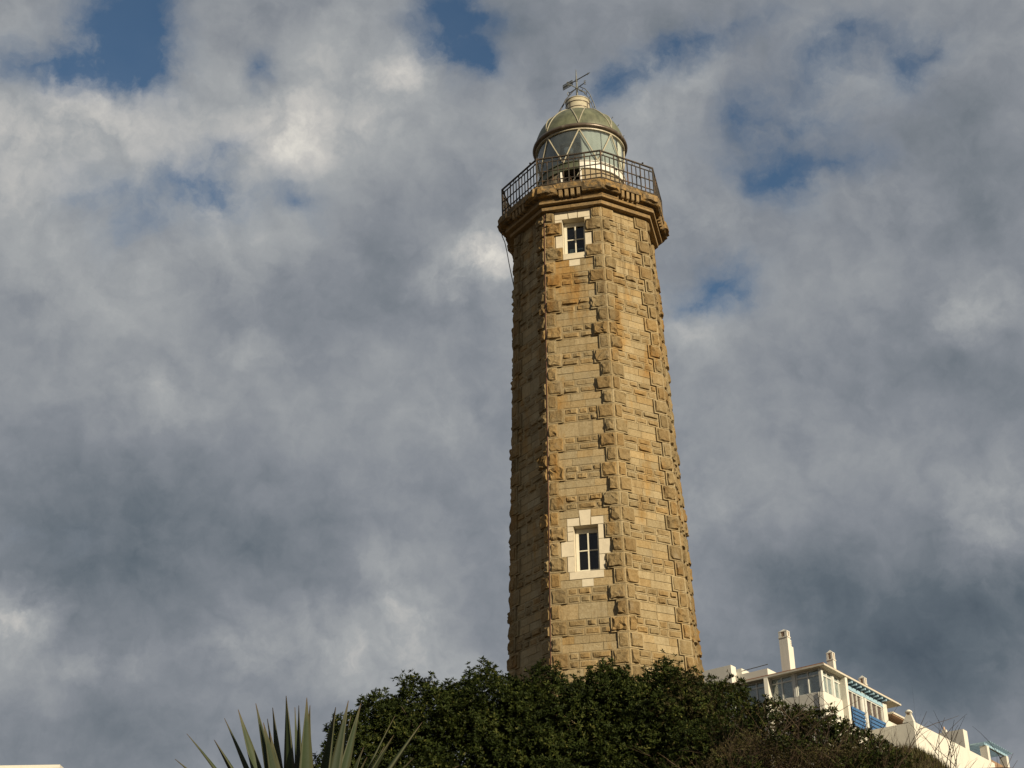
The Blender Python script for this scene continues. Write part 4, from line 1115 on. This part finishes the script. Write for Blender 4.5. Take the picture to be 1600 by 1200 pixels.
extra = [(AC.x + 0.9 * math.cos(w), AC.y + 1.15 * math.sin(w), AC.z + ra_.uniform(0.35, 0.75), 0.14) for w in np.linspace(0.3, 6.0, 12)]
inner = [(AC.x + ra_.uniform(-0.75, 0.75), AC.y + ra_.uniform(-0.35, 0.45), AC.z + ra_.uniform(1.05, 1.35), ra_.uniform(0.09, 0.14)) for _ in range(9)]
for tx, ty, tz, wd in AGAVE + extra + inner:
    tip = Vector((tx, ty, tz)); out = Vector((tx - AC.x, ty - AC.y, 0))
    az = math.atan2(out.y, out.x) if out.length > 0.05 else ra_.uniform(-3, 3)
    # upright leaves turn any side to the camera
    ht = tz - AC.z
    faz = az if out.length > 0.45 * ht else -math.pi / 2 + ra_.uniform(-0.9, 0.9)
    if wd < 0.06: faz = ra_.uniform(-0.2, 0.2)
    base = AC + Vector((math.cos(az), math.sin(az), 0)) * min(0.12, out.length * 0.4)
    mid = base.lerp(tip, 0.5) + Vector((0, 0, 0.10 * out.length)) + out * ra_.uniform(-0.10, 0.02)
    side = Vector((-math.sin(faz), math.cos(faz), 0))
    mb = MB(); ns = 14; tv = ra_.uniform(0.1, 0.9)
    for s in range(ns + 1):
        f_ = s / ns
        p = base * (1 - f_) ** 2 + mid * 2 * f_ * (1 - f_) + tip * f_ ** 2
        tg = ((mid - base) * (1 - f_) + (tip - mid) * f_).normalized()
        sd_ = (side - tg * side.dot(tg)).normalized(); nm = sd_.cross(tg)
        w_ = wd * 1.12 * (0.60 + 0.40 * math.sin(math.pi * min(1, f_ / 0.62) * 0.5)) if f_ < 0.45 else wd * 1.12 * (1 - ((f_ - 0.45) / 0.55) ** 1.35) * 0.97
        w_ = max(w_, 0.006) * 0.5
        th = 0.035 * (1 - f_) ** 0.8 + 0.003
        sp = 1.0 if f_ > 0.965 else 0.0
        for x, y, e in ((-1, 0.30, 1), (-0.45, 0.02, 0), (0.45, 0.02, 0), (1, 0.30, 1), (0.5, -0.45, 0), (-0.5, -0.45, 0)):
            mb.v.append(tuple(p + sd_ * (w_ * x) + nm * (w_ * y * 0.8 - (th if y < 0 else 0) * 0.6)))
            mb.t.append((min(1, max(0, tv + (0.15 if y > 0 else 0))), 0.5 * e + (0.4 if 0.9 < f_ <= 0.965 else 0), sp, 1))
    mb.f = [(s * 6 + q_, s * 6 + (q_ + 1) % 6, (s + 1) * 6 + (q_ + 1) % 6, (s + 1) * 6 + q_) for s in range(ns) for q_ in range(6)]
    mb.build('leaf', M['agave'], ag, smooth=True, loc=base)
mb = MB(); mb.lathe([(0.16, AC.z - 0.25), (0.20, AC.z - 0.05), (0.13, AC.z + 0.15), (0.02, AC.z + 0.25)], 12, (AC.x, AC.y)); mb.build('stem', M['bark'], ag)

# ------------------------------------------------------------------ shrubs
def unit(v): return v / np.linalg.norm(v, axis=1, keepdims=True)

def leaf_mesh(name, m, parent, P, A, nleaf, length, width, rng, spread=(0.45, 1.35), droop=0.1, tint=(0.0, 0.8), hot=0.05):
    n = len(P)
    P = np.repeat(P, nleaf, 0); A = np.repeat(A, nleaf, 0)
    N = len(P)
    r = unit(rng.normal(size=(N, 3)))
    perp = unit(np.cross(A, r)); th = rng.uniform(spread[0], spread[1], N)[:, None]
    D = unit(A * np.cos(th) + perp * np.sin(th) + np.array([0, 0, -droop]))
    L = (length * rng.uniform(0.65, 1.2, N))[:, None]; Wd = (width * rng.uniform(0.75, 1.25, N))[:, None]
    S = unit(np.cross(D, A + rng.normal(size=(N, 3)) * 0.35)); U = np.cross(S, D)
    base = P + rng.normal(size=(N, 3)) * 0.008
    v = np.stack([base, base + D * L * 0.55 + S * Wd * 0.5 + U * Wd * 0.12, base + D * L - U * L * 0.10, base + D * L * 0.55 - S * Wd * 0.5 + U * Wd * 0.12], 1).reshape(-1, 3)
    pw = WORLD_POS[parent.as_pointer()]
    v = v - np.array(pw)
    idx = np.arange(N)[:, None] * 4
    tri = np.concatenate([idx + np.array([[0, 1, 2]]), idx + np.array([[0, 2, 3]])], 1).reshape(-1)
    me = bpy.data.meshes.new(name)
    me.vertices.add(N * 4); me.vertices.foreach_set('co', v.astype(np.float32).ravel())
    nt = N * 2
    me.loops.add(nt * 3); me.polygons.add(nt)
    me.loops.foreach_set('vertex_index', tri.astype(np.int32))
    me.polygons.foreach_set('loop_start', np.arange(nt, dtype=np.int32) * 3)
    me.update(calc_edges=True)
    t_ = np.clip(np.repeat(rng.uniform(tint[0], tint[1], n), nleaf) * 0.6 + rng.uniform(tint[0], tint[1], N) * 0.4, 0, 1)
    q_ = np.sin(P[:, 0] * 3.1 + 0.7) * np.sin(P[:, 2] * 3.7 + P[:, 1] * 2.3) + 0.6 * np.sin(P[:, 0] * 7.3 + P[:, 2] * 6.1)
    t_ = np.clip(t_ + 0.13 * q_, 0, 0.95)
    hot_ = rng.random(N) < hot; t_[hot_] = rng.uniform(0.8, 1.0, hot_.sum())
    col_ = np.zeros((N, 4, 4), np.float32); col_[..., 0] = t_[:, None]; col_[..., 3] = 1
    at = me.attributes.new('tint', 'FLOAT_COLOR', 'POINT'); at.data.foreach_set('color', col_.ravel())
    me.materials.append(m)
    ob = bpy.data.objects.new(name, me); COL.objects.link(ob); ob.parent = parent
    WORLD_POS[ob.as_pointer()] = Vector(pw)
    return ob

def sample_lobes(lobes, per, rng, lo=0.55, hi=1.05):
    Ps, As = [], []
    for cx, cy, cz, rx, ry, rz in lobes:
        c = np.array([cx, cy, cz]); r = np.array([rx, ry, rz])
        n = int(per * (rx * ry + ry * rz + rx * rz) / 3)
        d = unit(rng.normal(size=(n, 3))); d[:, 2] = np.where(d[:, 2] < -0.4, -d[:, 2], d[:, 2])
        # uneven outline: lumps of several sizes
        ph = rng.uniform(0, 6.28, 6)
        lump = 1 + 0.09 * np.sin(d[:, 0] * 7 + ph[0]) * np.sin(d[:, 2] * 8 + ph[1]) + 0.07 * np.sin(d[:, 0] * 15 + ph[2]) * np.sin(d[:, 1] * 13 + ph[3]) + 0.05 * np.sin(d[:, 2] * 23 + ph[4]) * np.sin(d[:, 0] * 25 + ph[5])
        k = np.where(rng.random(n) < 0.62, rng.uniform(0.90, hi, n), rng.uniform(lo, 0.92, n)) * lump
        k += (rng.random(n) < 0.05) * rng.uniform(0.02, 0.10, n) + (rng.random(n) < 0.008) * rng.uniform(0.04, 0.10, n)
        Ps.append(c + d * r * k[:, None]); As.append(unit(d / r * r.mean() + np.array([0, 0, 0.55]) + rng.normal(size=(n, 3)) * 0.35))
    return np.concatenate(Ps), np.concatenate(As)

def limbs(name, parent, root, lobes, rr):
    mb = MB()
    root = Vector(root)
    for cx, cy, cz, rx, ry, rz in lobes:
        e = Vector((cx, cy, cz)); m_ = root.lerp(e, 0.5) + Vector((rr.uniform(-.2, .2), rr.uniform(-.2, .2), 0.2))
        mb.tube([root + Vector((rr.uniform(-.1, .1), rr.uniform(-.1, .1), -0.2)), m_, e], [0.11, 0.07, 0.03], 6)
        for _ in range(14):
            d = Vector((rr.gauss(0, 1) * rx, rr.gauss(0, 1) * ry, abs(rr.gauss(0, 1)) * rz)) * 0.42
            mb.tube([e, e + d * 0.5 + Vector((0, 0, 0.05)), e + d], [0.025, 0.015, 0.006], 4)
    mb.build(name, M['bark'], parent)

rr = random.Random(21)
def green_shrub(label, lobes, seed, per=1950, mix=0.0):
    rng = np.random.default_rng(seed)
    cx = sum(l[0] for l in lobes) / len(lobes); cy = sum(l[1] for l in lobes) / len(lobes) + 0.6
    gz_ = float(ground_z(cx, cy))
    s = thing('shrub', label, 'shrub', (cx, cy, gz_), 'shrubs below the lighthouse')
    limbs('trunk', s, (cx, cy, gz_), lobes, rr)
    P, A = sample_lobes(lobes, per, rng)
    ctr = np.array([cx, cy]); keep = P[:, 1] < cy + 1.2
    P, A = P[keep], A[keep]
    if mix > 0:
        f = np.sin(P[:, 0] * 2.1 + 1) * np.sin(P[:, 2] * 2.7) * 0.25 + rng.random(len(P)) < mix
        leaf_mesh('crown', M['leaf'], s, P[~f], A[~f], 9, 0.084, 0.026, rng)
        leaf_mesh('dry_foliage', M['brown_leaf'], s, P[f], A[f], 6, 0.065, 0.018, rng, spread=(0.2, 1.5))
    else:
        leaf_mesh('crown', M['leaf'], s, P, A, 10, 0.086, 0.026, rng)
    return s

green_shrub('dense dark green shrub left of the lighthouse foot, its left side rounded', [(-2.85, 31.3, 7.28, 1.35, 1.4, 1.62), (-3.15, 31.0, 6.4, 1.1, 1.2, 1.45), (-1.75, 31.5, 7.56, 1.45, 1.6, 1.78), (-0.55, 31.4, 7.66, 1.35, 1.6, 1.80), (-1.9, 30.6, 5.8, 2.3, 1.5, 1.6)], 1)
green_shrub('dark green shrub with a raised tuft in front of the lighthouse middle', [(0.70, 31.2, 7.66, 1.35, 1.5, 1.72), (1.80, 30.9, 8.12, 0.65, 0.9, 1.32), (2.80, 31.2, 7.70, 1.25, 1.5, 1.70), (2.2, 30.6, 6.9, 1.2, 1.2, 1.5), (0.2, 30.8, 6.9, 1.2, 1.2, 1.6), (1.4, 30.3, 5.9, 2.3, 1.5, 1.6)], 2)
green_shrub('green shrub mottled with brown, right of the lighthouse foot', [(3.95, 31.0, 7.68, 0.95, 1.3, 1.42), (3.3, 30.6, 7.56, 0.9, 1.2, 1.62), (3.55, 29.6, 6.5, 1.2, 1.2, 1.45), (3.4, 28.6, 5.6, 1.5, 1.2, 1.3)], 3, mix=0.38)
green_shrub('low green bush below the glazed gallery of the white house', [(4.6, 28.2, 7.2, 0.75, 0.6, 0.85), (5.35, 27.9, 7.0, 0.72, 0.6, 0.82), (6.05, 27.9, 6.55, 0.75, 0.6, 0.80)], 4, mix=0.30)

def twig(mb, p, d, L, r, depth, rnd, tint):
    pts = [p]; dd = d.normalized(); n = 5
    bend = Vector((rnd.gauss(0, 0.12), rnd.gauss(0, 0.12), rnd.uniform(-0.02, 0.12)))
    for k in range(n):
        dd = (dd + bend + Vector((rnd.gauss(0, 0.07), rnd.gauss(0, 0.07), rnd.gauss(0, 0.05)))).normalized()
        pts.append(pts[-1] + dd * (L / n))
    mb.tube(pts, [r * (1 - 0.75 * k / n) for k in range(n + 1)], 3, tint, cap=False)
    if depth:
        for k in range(rnd.randint(2, 5)):
            i = rnd.randint(1, n - 1)
            nd = ((pts[i + 1] - pts[i]).normalized() + Vector((rnd.gauss(0, 0.5), rnd.gauss(0, 0.5), rnd.gauss(0.1, 0.3)))).normalized()
            twig(mb, pts[i], nd, L * rnd.uniform(0.3, 0.6), r * 0.6, depth - 1, rnd, tint)

def dry_shrub(label, x0, x1, y0, y1, zfun, nst, seed, tall, leafd, group='shrubs below the lighthouse'):
    rnd = random.Random(seed); rng = np.random.default_rng(seed)
    cx, cy = (x0 + x1) / 2, (y0 + y1) / 2; gz_ = float(ground_z(cx, cy))
    s = thing('dry_shrub', label, 'shrub', (cx, cy, gz_), group)
    mb = MB()
    for k in range(nst):
        x, y = rnd.uniform(x0, x1), rnd.uniform(y0, y1)
        zt = zfun(x); zb = zt - rnd.uniform(1.0, 2.6)
        L = (zt - zb) * rnd.uniform(0.7, 1.02)
        if rnd.random() < 0.30: L *= rnd.uniform(0.4, 0.8)
        v = rnd.random(); tn = (v, 0.5, 0, 1)
        twig(mb, Vector((x, y, zb)), Vector((rnd.gauss(0.05, 0.28), rnd.gauss(0, 0.2), 1)), L, rnd.uniform(0.005, 0.011), 2, rnd, tn)
    for x, y, zt, lean in tall:
        tn = (rnd.uniform(0.1, 0.5), 0.5, 0, 1); L = rnd.uniform(1.3, 1.9)
        d = Vector((lean, rnd.gauss(0, 0.1), 1)).normalized()
        twig(mb, Vector((x, y, zt)) - d * L, d, L, 0.0135, 1, rnd, tn)
    mb.build('twigs', M['twig'], s)
    n = int((x1 - x0) * leafd)
    X = rng.uniform(x0, x1, n); Y = rng.uniform(y0, y1, n); Z = np.array([zfun(x) for x in X]) - np.abs(rng.normal(0, 0.75, n)) - 0.12 - (Y - y0) * 0.0
    P = np.stack([X, Y, Z], 1); A = unit(rng.normal(size=(n, 3)) + np.array([0, -0.2, 0.8]))
    leaf_mesh('dry_foliage', M['brown_leaf'], s, P, A, 5, 0.055, 0.015, rng, spread=(0.2, 1.6), tint=(0.0, 0.75), hot=0.03)
    m_ = np.sin(X * 3.3 + seed) * np.sin(Z * 4.1 + 2 * seed) > 0.18
    leaf_mesh('green_foliage', M['leaf'], s, P[m_] + np.array([0, -0.05, 0]), A[m_], 6, 0.075, 0.024, rng)
    st = MB(); st.tube([Vector((cx, cy, gz_ - 0.2)), Vector((cx + 0.1, cy, gz_ + 0.8))], [0.08, 0.05], 6); st.build('trunk', M['bark'], s)
    return s
lerp_tab = lambda tab: (lambda x: float(np.interp(x, [a for a, b in tab], [b for a, b in tab])))
dry_shrub('brown half dry shrub with green shoots, between the green shrubs and the bare twigs', 2.4, 5.9, 26.2, 27.6, lerp_tab([(2.4, 6.1), (3.3, 7.0), (3.9, 7.35), (4.6, 7.1), (5.9, 6.95)]), 230, 5, [(4.45, 26.6, 8.15, 0.1), (4.2, 26.9, 8.05, -0.1), (4.75, 26.8, 7.95, 0.15), (5.0, 27.0, 7.9, 0.2), (5.1, 26.7, 7.75, -0.25), (5.45, 26.6, 7.85, 0.3), (5.3, 26.6, 7.7, -0.1)], 1500)
dry_shrub('bare brown twiggy shrub at the far right before the white terrace wall', 5.6, 7.9, 26.3, 27.8, lerp_tab([(5.6, 7.0), (6.2, 6.95), (6.7, 6.75), (7.3, 6.35), (7.9, 6.0)]), 190, 6,
          [(6.95, 26.8, 7.55, 0.35), (6.60, 27.0, 7.62, 0.1), (7.05, 27.0, 7.55, 0.0), (7.75, 26.8, 7.42, 0.45), (7.25, 27.0, 7.45, 0.1), (7.55, 26.9, 7.3, 0.2), (6.3, 26.9, 7.5, 0.25), (6.45, 26.7, 7.35, 0.4), (7.9, 27.0, 7.1, 0.3), (8.1, 27, 6.9, 0.2), (6.1, 26.8, 7.4, -0.1), (7.4, 26.7, 7.1, -0.25), (8.3, 27.1, 6.8, 0.35)], 1300)

# dry grass on the brow of the mound
def dry_grass(n, seed):
    rng = np.random.default_rng(seed)
    X = rng.uniform(5.5, 13.5, n); Y = rng.uniform(34.5, 41.5, n); Z = ground_z(X, Y)
    L = rng.uniform(0.10, 0.30, n); a = rng.uniform(0, 6.28, n); ln = rng.uniform(0.1, 0.7, n)
    D = np.stack([np.cos(a) * ln, np.sin(a) * ln, np.ones(n)], 1); D = unit(D); S = np.stack([-np.sin(a), np.cos(a), np.zeros(n)], 1) * 0.012
    b = np.stack([X, Y, Z - 0.03], 1)
    v = np.stack([b - S, b + S, b + D * L[:, None]], 1).reshape(-1, 3)
    me = bpy.data.meshes.new('dry_grass')
    me.vertices.add(n * 3); me.vertices.foreach_set('co', v.astype(np.float32).ravel())
    me.loops.add(n * 3); me.polygons.add(n)
    me.loops.foreach_set('vertex_index', np.arange(n * 3, dtype=np.int32)); me.polygons.foreach_set('loop_start', np.arange(n, dtype=np.int32) * 3)
    me.update(calc_edges=True)
    c = np.zeros((n, 3, 4), np.float32); c[..., 0] = rng.uniform(0.2, 0.9, n)[:, None]; c[..., 3] = 1
    at = me.attributes.new('tint', 'FLOAT_COLOR', 'POINT'); at.data.foreach_set('color', c.ravel())
    me.materials.append(M['brown_leaf'])
    o = bpy.data.objects.new('dry_grass', me); COL.objects.link(o)
    return tag(o, 'short dry brown grass on the mound below the terrace wall', 'grass', kind='stuff')
dry_grass(42000, 9)
